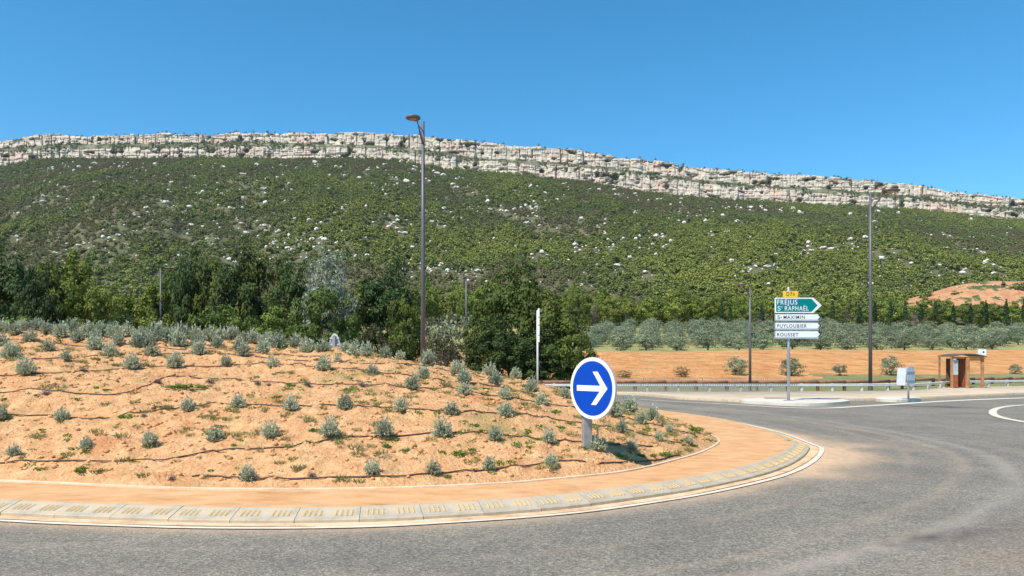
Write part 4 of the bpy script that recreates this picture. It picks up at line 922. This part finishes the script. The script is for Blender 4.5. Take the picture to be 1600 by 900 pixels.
# drip irrigation hoses
hose_m = mat('hose_brown', (.085, .045, .03), .55, vary=.15, scale=8)
hoses = [
 ('brown drip hose along the foot of the mound, lowest of all', [(300, 747), (340, 746), (380, 751), (460, 750), (520, 749), (620, 747), (700, 740), (760, 737), (800, 731), (845, 726), (875, 721), (915, 724)]),
 ('short end of drip hose on the rim right of the blue sign', [(938, 726), (975, 724), (1010, 722), (1030, 720), (1045, 716), (1062, 711)]),
 ('brown drip hose under the second lavender row', [(-30, 727), (0, 725), (50, 722), (160, 722), (250, 721), (300, 713), (360, 705), (440, 701), (490, 694), (540, 686), (610, 684), (650, 681), (680, 677), (712, 678), (760, 680), (800, 682), (832, 686), (870, 690), (905, 692), (950, 695), (990, 697), (1020, 699)]),
 ('brown drip hose under the third lavender row', [(-30, 651), (0, 650), (80, 651), (142, 657), (180, 651), (215, 647), (275, 640), (325, 633), (400, 634), (460, 636), (515, 634), (560, 637), (610, 639), (690, 644), (740, 645), (800, 648), (850, 654), (890, 660), (935, 666), (975, 672), (1012, 682), (1050, 692), (1075, 696)]),
 ('brown drip hose swinging up through the dried stubs', [(-30, 616), (0, 615), (62, 610), (112, 615), (150, 618), (192, 616), (215, 609), (240, 600), (262, 590), (325, 592), (400, 597), (487, 602), (550, 602), (625, 605), (700, 610), (800, 624), (835, 628), (880, 636), (930, 645), (972, 652), (1015, 664), (1050, 672), (1090, 684)]),
 ('brown drip hose under the fifth lavender row', [(-30, 592), (0, 590), (50, 585), (112, 583), (187, 577), (225, 574), (325, 575), (400, 569), (462, 571), (500, 576), (562, 579), (600, 584), (650, 589), (700, 596), (750, 601), (800, 611), (840, 618)]),
 ('brown drip hose under the sixth lavender row', [(40, 564), (62, 562), (125, 559), (175, 556), (225, 555), (300, 553), (400, 558), (500, 566), (542, 567), (625, 571), (675, 574), (712, 585), (760, 592), (800, 599)]),
 ('faint drip hose near the top of the mound', [(-30, 531), (0, 532), (75, 535), (125, 543), (200, 541), (280, 547), (350, 546), (430, 556), (500, 559)]),
]
for lab, pts in hoses:
    C = catmull(pts, 7, False); P3 = []
    for q in C:
        x, y, z = mound_hit(q[0], q[1])
        if P3 and y - P3[-1][1] > .8: continue
        P3.append((x, y, z + .012))
    P3 = np.array(P3)
    for _ in range(5): P3[1:-1, 1] = (P3[:-2, 1] + P3[1:-1, 1] * 2 + P3[2:, 1]) / 4
    zz_ = mound_z(P3[:, 0], P3[:, 1]); zz_ = np.maximum(zz_, (np.r_[zz_[0], zz_[:-1]] + np.r_[zz_[1:], zz_[-1]]) / 2); P3[:, 2] = zz_ + .014
    o = MB().tube(P3, .0095, 6).build('drip_hose', hose_m, None, True); tag(o, lab, 'hose', 'drip hoses on the mound')

# ------------------------------------------------------------------ street furniture
GALV = mat('galvanised_steel', (.50, .52, .54), .45, .7, vary=.08, scale=12, spec=.5)
PALEP = mat('weathered_panel', (.58, .60, .62), .5, vary=.1, scale=5)
GREYP = mat('post_grey', (.33, .32, .31), .6, .3, vary=.2, scale=9)
DARKP = mat('lamp_paint', (.13, .12, .13), .5, .25, vary=.1, scale=6)
WHITE = mat('white_sheet', (.80, .80, .79), .45, vary=.03, scale=4)
BLUE = mat('sign_blue', (.003, .060, .42), .5, vary=.05, scale=5, spec=.12)
GREEN = mat('sign_green', (.0, .20, .20), .5, vary=.04, scale=5, spec=.12)
YELL = mat('sign_yellow', (.85, .52, .03), .45, vary=.04, scale=5)
BLACK = mat('sign_black', (.02, .02, .022), .5, vary=.05)
SBACK = mat('panel_back', (.46, .50, .54), .5, .3, vary=.1, scale=5)
WOOD = mat('shelter_wood', (.42, .20, .085), .7, vary=.3, scale=4, bump=.3, bscale=30)
REDW = mat('stained_wood', (.30, .085, .035), .7, vary=.25, scale=5, bump=.3, bscale=30)
DWOOD = mat('back_board_wood', (.17, .09, .05), .8, vary=.3, scale=5)
ROOF = mat('roof_sheet', (.10, .085, .06), .7, vary=.25, scale=3)
RAILW = mat('rail_wood', (.30, .135, .08), .8, vary=.3, scale=3)
CONC = mat('pale_post', (.58, .55, .49), .8, vary=.15, scale=8)
STEELW = mat('pale_rail', (.66, .66, .64), .5, .2, vary=.1, scale=3)
GLASS = mat('poster_case', (.40, .44, .44), .25, vary=.25, scale=3)

def text_mesh(s, size, m, width=None):
    cu = D.curves.new('lettering', 'FONT'); cu.body = s; cu.size = size; cu.extrude = .0015; cu.align_x = 'LEFT'; cu.space_character = 1.18; cu.offset = size * .004
    ob = D.objects.new('tmp_text', cu); COL.objects.link(ob); bpy.context.view_layer.update()
    me = D.meshes.new_from_object(ob.evaluated_get(bpy.context.evaluated_depsgraph_get())); D.objects.remove(ob); D.curves.remove(cu)
    me.name = 'lettering'; me.materials.clear(); me.materials.append(m)
    v = np.array([tuple(p.co) for p in me.vertices]); x0, x1 = v[:, 0].min(), v[:, 0].max(); k = (width / (x1 - x0)) if width else 1
    for p in me.vertices: p.co = ((p.co.x - x0) * k, -p.co.z, p.co.y)       # stands upright, faces -Y
    me.update(); return me

# blue keep-right arrow sign
fx, fy, fz = mound_hit(917, 701); 
scl_ = 1150 / fy; dia = 95 / scl_; yaw = -math.acos(68 / 95.) - R(6)
root = thing('arrow_sign', 'round blue sign with white right-pointing arrow on a short grey post at the mound front', 'road sign', (fx, fy, fz - .15))
pw = 13.5 / scl_; ph = (701 - 590) / scl_ + .15
pb = MB().box((0, 0, ph / 2), (pw, pw * .7, ph), .35); pb.build('post', GREYP, root)
pcx = (923.5 - 917) / scl_; zc = (701 - 607) / scl_ + .15
def disc(r_, y0, y1, n=64, cx=0, cz=0): return [(cx + math.cos(2 * math.pi * i / n) * r_, cz + math.sin(2 * math.pi * i / n) * r_) for i in range(n)], y0, y1
pan = MB(); p_, a0, a1 = disc(dia / 2, -.012, .012); pan.prism(p_, a0, a1); Rr = dia / 2
face_o = pan.build('panel', WHITE, root); face_o.location = (pcx, -.22, zc); face_o.rotation_euler = (0, 0, yaw)
rimm = MB(); n_ = 64; vs = []; fs = []
for i in range(n_):
    c_, s_ = math.cos(2 * math.pi * i / n_), math.sin(2 * math.pi * i / n_)
    vs += [(c_ * Rr * 1.003, -.010, s_ * Rr * 1.003), (c_ * Rr * 1.003, .02, s_ * Rr * 1.003), (c_ * Rr * .97, .02, s_ * Rr * .97), (c_ * Rr * .97, -.010, s_ * Rr * .97)]
for i in range(n_):
    j = (i + 1) % n_
    for q in range(4): fs.append((i * 4 + q, j * 4 + q, j * 4 + (q + 1) % 4, i * 4 + (q + 1) % 4))
rimm.add(vs, fs).build('rim', SBACK, face_o)
p_, a0, a1 = disc(Rr * .88, -.015, -.0125); MB().prism(p_, a0, a1).build('blue_field', BLUE, face_o)
ar = Rr * 2; q = MB()
# arrow in units of the panel diameter: shaft and two swept barbs
sh = [(-.365, -.052), (-.365, .052), (.12, .052), (.12, -.052)]
up_ = [(.21, .0), (.365, .0), (.15, .27), (.02, .27)]
hd = [(.02, .27), (.135, .27), (.365, .0), (.10, -.265), (-.02, -.265), (.185, -.046), (-.365, -.046), (-.365, .046), (.20, .046)]
q.prism([(x * ar * .93, z * ar) for x, z in hd], -.019, -.0152); q.build('arrow', WHITE, face_o)
MB().box((-.2, .07, .12), (.22, .08, .06)).box((-.2, .07, -.12), (.22, .08, .06)).build('bracket', GALV, face_o)

# second arrow sign, seen from behind over the mound
x_, y_ = kx(523) * 27.5, 27.5; s2 = 1150 / y_; z_ = float(mound_z(x_, y_)) - .1
root = thing('arrow_sign', 'rounded white-rimmed sign seen from behind between the lavender tops and the dark trees', 'road sign', (x_, y_, z_))
zt = zp(521, y_) - z_; rr_ = .43; w2 = 8.5 / s2
def egg(k, n=48): return [(math.cos(2 * math.pi * i / n) * w2 * k, math.sin(2 * math.pi * i / n) * rr_ * 1.25 * k + zt - rr_ * 1.25) for i in range(n)]
MB().prism(egg(1), 0, .02).build('panel', SBACK, root)
n_ = 48; E0, E1 = egg(1.0), egg(.86); vs = []; fs = []
for i in range(n_): vs += [(E0[i][0], -.03, E0[i][1]), (E1[i][0], -.03, E1[i][1]), (E1[i][0], -.002, E1[i][1]), (E0[i][0], -.002, E0[i][1])]
for i in range(n_):
    j = (i + 1) % n_
    for q in range(4): fs.append((i * 4 + q, j * 4 + q, j * 4 + (q + 1) % 4, i * 4 + (q + 1) % 4))
MB().add(vs, fs).build('rim', PALEP, root)
for zz_ in (zt - .18, zt - .42): MB().box((0, -.035, zz_), (w2 * 1.7, .03, .045)).build('rib', PALEP, root)
for xx_ in (-.06, .06): MB().box((xx_, -.045, zt - .36), (.035, .03, .5)).build('rib', GREYP, root)
MB().box((0, -.09, (zt - .1) / 2), (.08, .05, zt - .1)).build('post', GREYP, root)

# tall lamp posts: mast, slanting arm, flat round head
def lamp_post(px, Y, zbase, ztop, r0, r1, arm, label, double=False, head_r=.36, rz=0., slim=False):
    x = kx(px) * Y; o = thing('lamp_post', label, 'lamp post', (x, Y, zbase), rz, 'lamp posts'); h = ztop - zbase
    MB().tube([(0, 0, 0), (0, 0, h * .5), (0, 0, h - .0)], [r0, (r0 + r1) / 2, r1], 14).build('mast', DARKP, o, True)
    MB().tube([(0, 0, 0), (0, 0, .35)], [r0 * 1.25, r0 * 1.22], 14).build('base_sleeve', DARKP, o)
    for sgn in ((1, -1) if double else (1,)):
        ax_ = arm[0] * sgn; ay_ = arm[1] * sgn; hz = h + arm[2]
        MB().tube([(ax_ * .02, ay_ * .02, h - arm[3]), (ax_ * .3, ay_ * .3, h - arm[3] * .62), (ax_ * .62, ay_ * .62, h - .12), (ax_ * .82, ay_ * .82, hz - .05)], [r1 * .62, r1 * .62, r1 * .55, r1 * .5], 8).build('arm', DARKP, o, True)
        MB().tube([(0, 0, h - arm[3] * .42), (ax_ * .45, ay_ * .45, h - arm[3] * .36)], [r1 * .3, r1 * .3], 6).build('brace', DARKP, o, True)
        hd_ = MB(); c_ = (ax_, ay_, hz)
        prof_ = [(0, -.05), (head_r * .55, -.05), (head_r * .62, -.035), (head_r * .97, -.03), (head_r, 0), (head_r * .9, .04), (head_r * .4, .075), (0, .085)]
        n_ = 28; vs = []; fs = []
        for r_, z_ in prof_[1:-1]:
            for k in range(n_): vs.append((c_[0] + math.cos(k * 2 * math.pi / n_) * r_, c_[1] + math.sin(k * 2 * math.pi / n_) * r_, c_[2] + z_))
        m_ = len(prof_) - 2
        for i in range(m_ - 1):
            for k in range(n_): fs.append((i * n_ + k, i * n_ + (k + 1) % n_, (i + 1) * n_ + (k + 1) % n_, (i + 1) * n_ + k))
        fs += [tuple(range(n_))[::-1], tuple((m_ - 1) * n_ + k for k in range(n_))]
        hh = hd_.add(vs, fs).build('lamp_head', DARKP, o, False)
        MB().tube([(c_[0], c_[1], c_[2] - .056), (c_[0], c_[1], c_[2] - .052)], head_r * .5, 20).build('lens', LENS, hh)
    return o
LENS = mat('lamp_lens', (.38, .20, .12), .35, vary=.1)
zb_ = float(mound_z(kx(660) * 24.5, 24.5))
lamp_post(661, 24.5, zb_ - .1, zp(190, 24.5), .085, .055, (-.21, -.9, -.17, .75), 'tallest lamp post in the foreground with a flat round head, standing on the mound', head_r=.24)
lamp_post(1360, 39.6, .0, zp(301, 39.6), .10, .062, (.85, -.5, -.02, .95), 'lamp post by the guardrail on the right with a slanting arm and disc head', head_r=.46)
lamp_post(728.5, 79, 1.9, zp(430, 79), .14, .07, (.42, .1, .1, .5), 'thin distant lamp post with two small heads between the tall lamp post and the oaks', True, .3)
lamp_post(1172, 39.0, .0, zp(448, 39.0), .075, .05, (-.5, -.2, .1, .5), 'slim lamp post by the railing left of the direction sign', head_r=.24)
lamp_post(251, 60, .8, zp(421, 60), .10, .06, (.75, .0, .1, .5), 'distant thin lamp post among the trees on the left', head_r=.34)

# direction sign
bx, by = gp(1232, 626.5, .13); s3 = 1150 / by; zz0 = .13
root = thing('direction_sign', 'tall steel pole with yellow, green and white direction panels standing on the traffic island', 'direction sign', (bx, by, zz0))
def zof(py): return zp(py, by) - zz0
def xof(px): return (px - 1232) / s3
MB().tube([(0, 0, 0), (0, 0, zof(448.5))], 2.2 / s3, 14).build('pole', GALV, root, True)
MB().box((0, 0, .02), (.3, .3, .04)).build('base_plate', GALV, root)
yf = -2.2 / s3 - .012
def rect(x0, x1, z0, z1, r_=0): 
    if not r_: return [(x0, z0), (x1, z0), (x1, z1), (x0, z1)]
    out = []
    for cx, cz, a_ in ((x1 - r_, z0 + r_, -90), (x1 - r_, z1 - r_, 0), (x0 + r_, z1 - r_, 90), (x0 + r_, z0 + r_, 180)):
        out += [(cx + r_ * math.cos(R(a_ + t)), cz + r_ * math.sin(R(a_ + t))) for t in (0, 30, 60, 90)]
    return out
def arrow_poly(x0, x1, z0, z1, tip, r_=.02):
    zm = (z0 + z1) / 2; return [(x0, z0 + r_), (x0 + r_, z0), (x1 - tip, z0), (x1, zm), (x1 - tip, z1), (x0 + r_, z1), (x0, z1 - r_)]
def put_text(s, size, m, x0, zb, par, width, y):
    o = link('lettering', text_mesh(s, size, m, width), par); o.location = (x0, y, zb); return o
yp = MB().prism(rect(xof(1222), xof(1245.5), zof(464.6), zof(455), .03), yf - .03, yf).build('road_number_panel', YELL, root)
put_text('D7n', .21, BLACK, xof(1227.5), zof(462.6), yp, 12.5 / s3, yf - .033)
gpn = MB().prism(arrow_poly(xof(1209.3), xof(1282), zof(489.3), zof(465.4), 13 / s3), yf - .05, yf).build('green_panel', WHITE, root)
MB().prism(arrow_poly(xof(1211.0), xof(1275.6), zof(487.5), zof(467.2), 9.6 / s3), yf - .0535, yf - .0503).build('green_field', GREEN, gpn)
put_text('FR\u00c9JUS', .27, WHITE, xof(1212.8), zof(476.2), gpn, 31 / s3, yf - .057)
put_text('S\u1d57 RAPHA\u00cbL' if False else 'S', .25, WHITE, xof(1213.2), zof(485.6), gpn, 4.6 / s3, yf - .057)
put_text('T', .12, WHITE, xof(1218.6), zof(482.2), gpn, 2.6 / s3, yf - .057)
put_text('RAPHA\u00cbL', .25, WHITE, xof(1224.5), zof(485.6), gpn, 37 / s3, yf - .057)
for (t0, t1, words) in ((491, 501.8, [('S', .19, 1213, 4), ('T', .1, 1217.8, 2.2), ('MAXIMIN', .19, 1222.5, 33)]), (504.3, 515.6, [('PUYLOUBIER', .19, 1212.5, 46)]), (517.2, 529.2, [('ROUSSET', .19, 1212.5, 33)])):
    pn = MB().prism(arrow_poly(xof(1209.3), xof(1282.3), zof(t1), zof(t0), 5.5 / s3), yf - .05, yf).build('white_panel', SBACK, root)
    zt_, zb2 = zof(t0 + .7), zof(t1 - 2.1); zm = (zt_ + zb2) / 2; hh_ = (zt_ - zb2) / 2
    MB().prism(arrow_poly(xof(1210.3), xof(1279), zb2, zt_, 4.4 / s3), yf - .0535, yf - .0503).build('white_field', WHITE, pn)
    xk = xof(1276.2); MB().prism([(xk, zt_), (xk + 1.6 / s3, zt_), (xk + 5.0 / s3, zm), (xk + 1.6 / s3, zb2), (xk, zb2), (xk + 3.0 / s3, zm)], yf - .058, yf - .0538).build('chevron', BLACK, pn)
    for s_, sz, x0, wv_ in words: put_text(s_, sz, BLACK, xof(x0), zb2 + hh_ * .32, pn, wv_ / s3, yf - .057)
for py_ in (470, 485, 496, 510, 523): MB().box((0, 0, zof(py_)), (5.4 / s3, 5.0 / s3, .05)).build('clamp', GALV, root)

# slim white sign seen edge on
bx, by = kx(840) * 30.5, 30.5; s4 = 1150 / by; zb_ = 0.
root = thing('edge_on_sign', 'slim white direction sign seen edge-on in front of the dark oaks', 'direction sign', (bx, by, zb_))
zt = zp(485, by); MB().tube([(0, 0, 0), (0, 0, zt)], 1.6 / s4, 10).build('pole', STEELW, root, True)
for i, (a0, a1) in enumerate(((484, 497), (498.5, 509), (510.5, 524), (525.5, 535))):
    MB().box((1.2 / s4, .0, (zp(a0, by) + zp(a1, by)) / 2), (2.4 / s4, 1.7, zp(a0, by) - zp(a1, by)), R(-1.0)).build('panel', WHITE, root)

# sign with two panels seen from behind on the second traffic island
bx, by = gp(1419.3, 623.5, .13); s5 = 1150 / by
root = thing('two_panel_sign', 'back of a traffic sign with one white and one blue-grey panel on the small island', 'road sign', (bx, by, .13))
zq = lambda py: zp(py, by) - .13
MB().tube([(0, 0, 0), (0, 0, zq(573))], 1.6 / s5, 10).build('post', GALV, root, True)
h2 = zq(574.5) - zq(601.5)
o = MB().prism(rect(-.0, 12.5 / s5, 0, h2, .06), -.02, .02).build('panel', PALEP, root); o.location = (-15.5 / s5, .16, zq(601.3)); o.rotation_euler = (0, R(4), R(-38)); o['label'] = 'narrow white panel on the left'
o = MB().prism(rect(-.0, 15.5 / s5, 0, h2 * 1.0, .06), -.02, .02).build('panel', SBACK, root); o.location = (-3 / s5, -.09, zq(600.6)); o.rotation_euler = (0, R(-4), R(22)); o['label'] = 'blue-grey back of the right panel'
for zz_ in (.25, .75): MB().box((2.5 / s5, -.07, zq(601) + h2 * zz_), (.5, .03, .035), R(22)).build('rib', GALV, root)

# guardrail with pale beam and posts, wooden rail behind it, railings
def rail_path(x0, x1, step): return [(x, float(gl_y(x))) for x in np.arange(x0, x1, step)]
root = thing('guardrail', 'pale metal guardrail on posts along the far side of the road', 'guardrail', (0, 0, .12))
pts = rail_path(-14, 47, 1.62)
for (x0, y0), (x1, y1) in zip(pts[:-1], pts[1:]):
    a_ = math.atan2(y1 - y0, x1 - x0)
    MB().box((0, .04, .21), (.12, .10, .42)).build('post', CONC, root).location = (x0, y0, 0)
    L = math.hypot(x1 - x0, y1 - y0); sec = [(-.02, .27), (-.055, .30), (-.02, .335), (-.055, .37), (-.02, .40), (.0, .40), (.0, .27)]
    mb = MB(); vs = [(t * (L - .006), y, z) for t in (0, 1) for y, z in sec]; n_ = len(sec)
    fs = [(i, (i + 1) % n_, n_ + (i + 1) % n_, n_ + i) for i in range(n_)] + [tuple(range(n_))[::-1], tuple(range(n_, 2 * n_))]
    b_ = mb.add(vs, fs).build('beam', STEELW, root); b_.location = (x0, y0 - .01, 0); b_.rotation_euler = (0, 0, a_)
root = thing('wooden_rail', 'brown round-log rail running just behind the pale guardrail', 'guardrail', (0, 0, 0))
pts = [(x, float(gl_y(x)) + 4.2) for x in np.arange(-16, 50, 1.78)]
for (x0, y0), (x1, y1) in zip(pts[:-1], pts[1:]):
    z0, z1 = .50, .50
    MB().tube([(0, 0, z0), (x1 - x0 - .01, y1 - y0, z1)], .095, 8).build('log', RAILW, root, True).location = (x0, y0, 0)
    MB().tube([(0, .12, -.3), (0, .12, .57)], .10, 8).build('post', DWOOD, root).location = (x0, y0, 0)
def railing(x0, x1, ybase, zb, h, label, step, pk, m=GREYP):
    root = thing('railing', label, 'railing', (0, 0, zb)); xs_ = np.arange(x0, x1, step)
    for xa, xb in zip(xs_[:-1], xs_[1:]):
        for zz_ in (h, .08): MB().box(((xa + xb) / 2, 0, zz_), (step - .01, .035, .035)).build('rail', m, root).location = (0, ybase, 0)
        MB().box((xa, 0, h / 2), (.05, .05, h)).build('post', m, root).location = (0, ybase, 0)
        p = MB()
        for k in np.arange(xa + pk, xb - .02, pk): p.box((k, 0, h / 2 + .04), (.026, .026, h - .1))
        b_ = p.build('picket', m, root); b_.location = (0, ybase, 0); b_['kind'] = 'stuff'
railing(kx(953) * 38.05, kx(1290) * 38.05, 38.05, .13, .40, 'low grey picket railing in front of the guardrail', 1.62, .12)
railing(kx(960) * 50, kx(1242) * 50, 50, .05, zp(590.5, 50) - .05, 'far thin grey railing behind the brown wooden rail', 2.0, .14)

# bus shelter
by = 43.0; bx = kx(1487) * by; s6 = 1150 / by; zb_ = .14
root = thing('bus_shelter', 'orange-brown wooden bus shelter with dark flat roof beside the road on the right', 'bus shelter', (bx, by, zb_))
X = lambda px: (px - 1487) / s6
Z = lambda py: zp(py, by) - zb_
def bxx(name, x0, x1, y0, y1, z0, z1, m, par=None): return MB().box(((x0 + x1) / 2, (y0 + y1) / 2, (z0 + z1) / 2), (abs(x1 - x0), abs(y1 - y0), abs(z1 - z0))).build(name, m, par or root)
for px0, px1, yy_ in ((1486.3, 1489.3, 0), (1508.5, 1513.5, -.1), (1533.8, 1537.8, 0), (1488, 1490, 1.3), (1534.5, 1537, 1.3)):
    bxx('post', X(px0), X(px1), yy_, yy_ + .1, -.12, Z(558), WOOD)
bxx('poster_case', X(1489.4), X(1497.3), .02, .09, Z(585.5), Z(562.5), GLASS)
bxx('side_panel', X(1489.4), X(1497.3), .02, .09, Z(605), Z(585.6), REDW)
for k in range(6): 
    x0 = X(1498.5 + k * 1.8); bxx('board', x0, x0 + 1.6 / s6, 1.25, 1.3, .05, Z(560), DWOOD)
for k in range(4): bxx('board', X(1513.6) + .0, X(1513.6) + .05, .02 + k * .3, .30 + k * .3, .05, Z(560), REDW)
bxx('beam', X(1486), X(1538.5), -.02, .09, Z(560.5), Z(557.6), WOOD)
bxx('lintel', X(1513.6), X(1534), 0.0, .07, Z(563.5), Z(561), WOOD)
rf = MB(); n_ = 9; vs = []
for i in range(n_):
    t = i / (n_ - 1); x = X(1486.5) + (X(1538.5) - X(1486.5)) * t; zc_ = Z(557.4) + .13 * math.sin(math.pi * t)
    vs += [(x, -.2, zc_), (x, 1.40, zc_ + .02), (x, 1.40, zc_ + .07), (x, -.2, zc_ + .05)]
fs = [(i * 4 + q, (i + 1) * 4 + q, (i + 1) * 4 + (q + 1) % 4, i * 4 + (q + 1) % 4) for i in range(n_ - 1) for q in range(4)] + [(0, 1, 2, 3), tuple((n_ - 1) * 4 + q for q in (3, 2, 1, 0))]
rf.add(vs, fs).build('roof', ROOF, root)
bxx('bench_seat', X(1491), X(1510), .85, 1.2, .36, .41, DWOOD)
for px0 in (1494, 1507): bxx('bench_leg', X(px0), X(px0) + .06, .95, 1.1, -.02, .36, DWOOD)
bxx('floor_slab', X(1485.5), X(1539), -.1, 1.5, -.1, .0, M['pave'])
r2 = thing('bus_stop_sign', 'small square white bus stop sign above the right end of the shelter roof', 'bus stop sign', (kx(1538) * by, by + .02, zb_))
MB().tube([(.03, .25, 0), (.03, .25, Z(546))], .03, 8).build('pole', GALV, r2, True)
pn = MB().prism(rect(-6.6 / s6, 6.6 / s6, Z(555.8), Z(545.6)), .18, .215).build('panel', WHITE, r2)
MB().tube([(2.2 / s6, .172, Z(550)), (2.2 / s6, .1795, Z(550))], .055, 10).build('emblem', BLACK, pn)
# kerb drain grating in the pavement
o = MB().box((0, 0, .0), (.9, .35, .012)).build('drain_cover', DWOOD); o.location = (*gp(1212, 622.5, .13), .146); tag(o, 'dark flat drain cover in the pavement left of the direction sign', 'drain cover')

# ------------------------------------------------------------------ thin summer haze
hz = MB().box((0, 0, 349), (10400, 10400, 702)).build('haze', [D.materials.new('haze_air')]); hz['kind'] = 'stuff'; hz['label'] = 'thin pale summer haze in the air'
hm = D.materials['haze_air']; hm.use_nodes = True; n = hm.node_tree.nodes; n.clear()
pv_ = n.new('ShaderNodeVolumePrincipled'); pv_.inputs['Color'].default_value = (.84, .89, .95, 1); pv_.inputs['Density'].default_value = 4.5e-5; pv_.inputs['Anisotropy'].default_value = .1
ou = n.new('ShaderNodeOutputMaterial'); hm.node_tree.links.new(pv_.outputs[0], ou.inputs['Volume'])
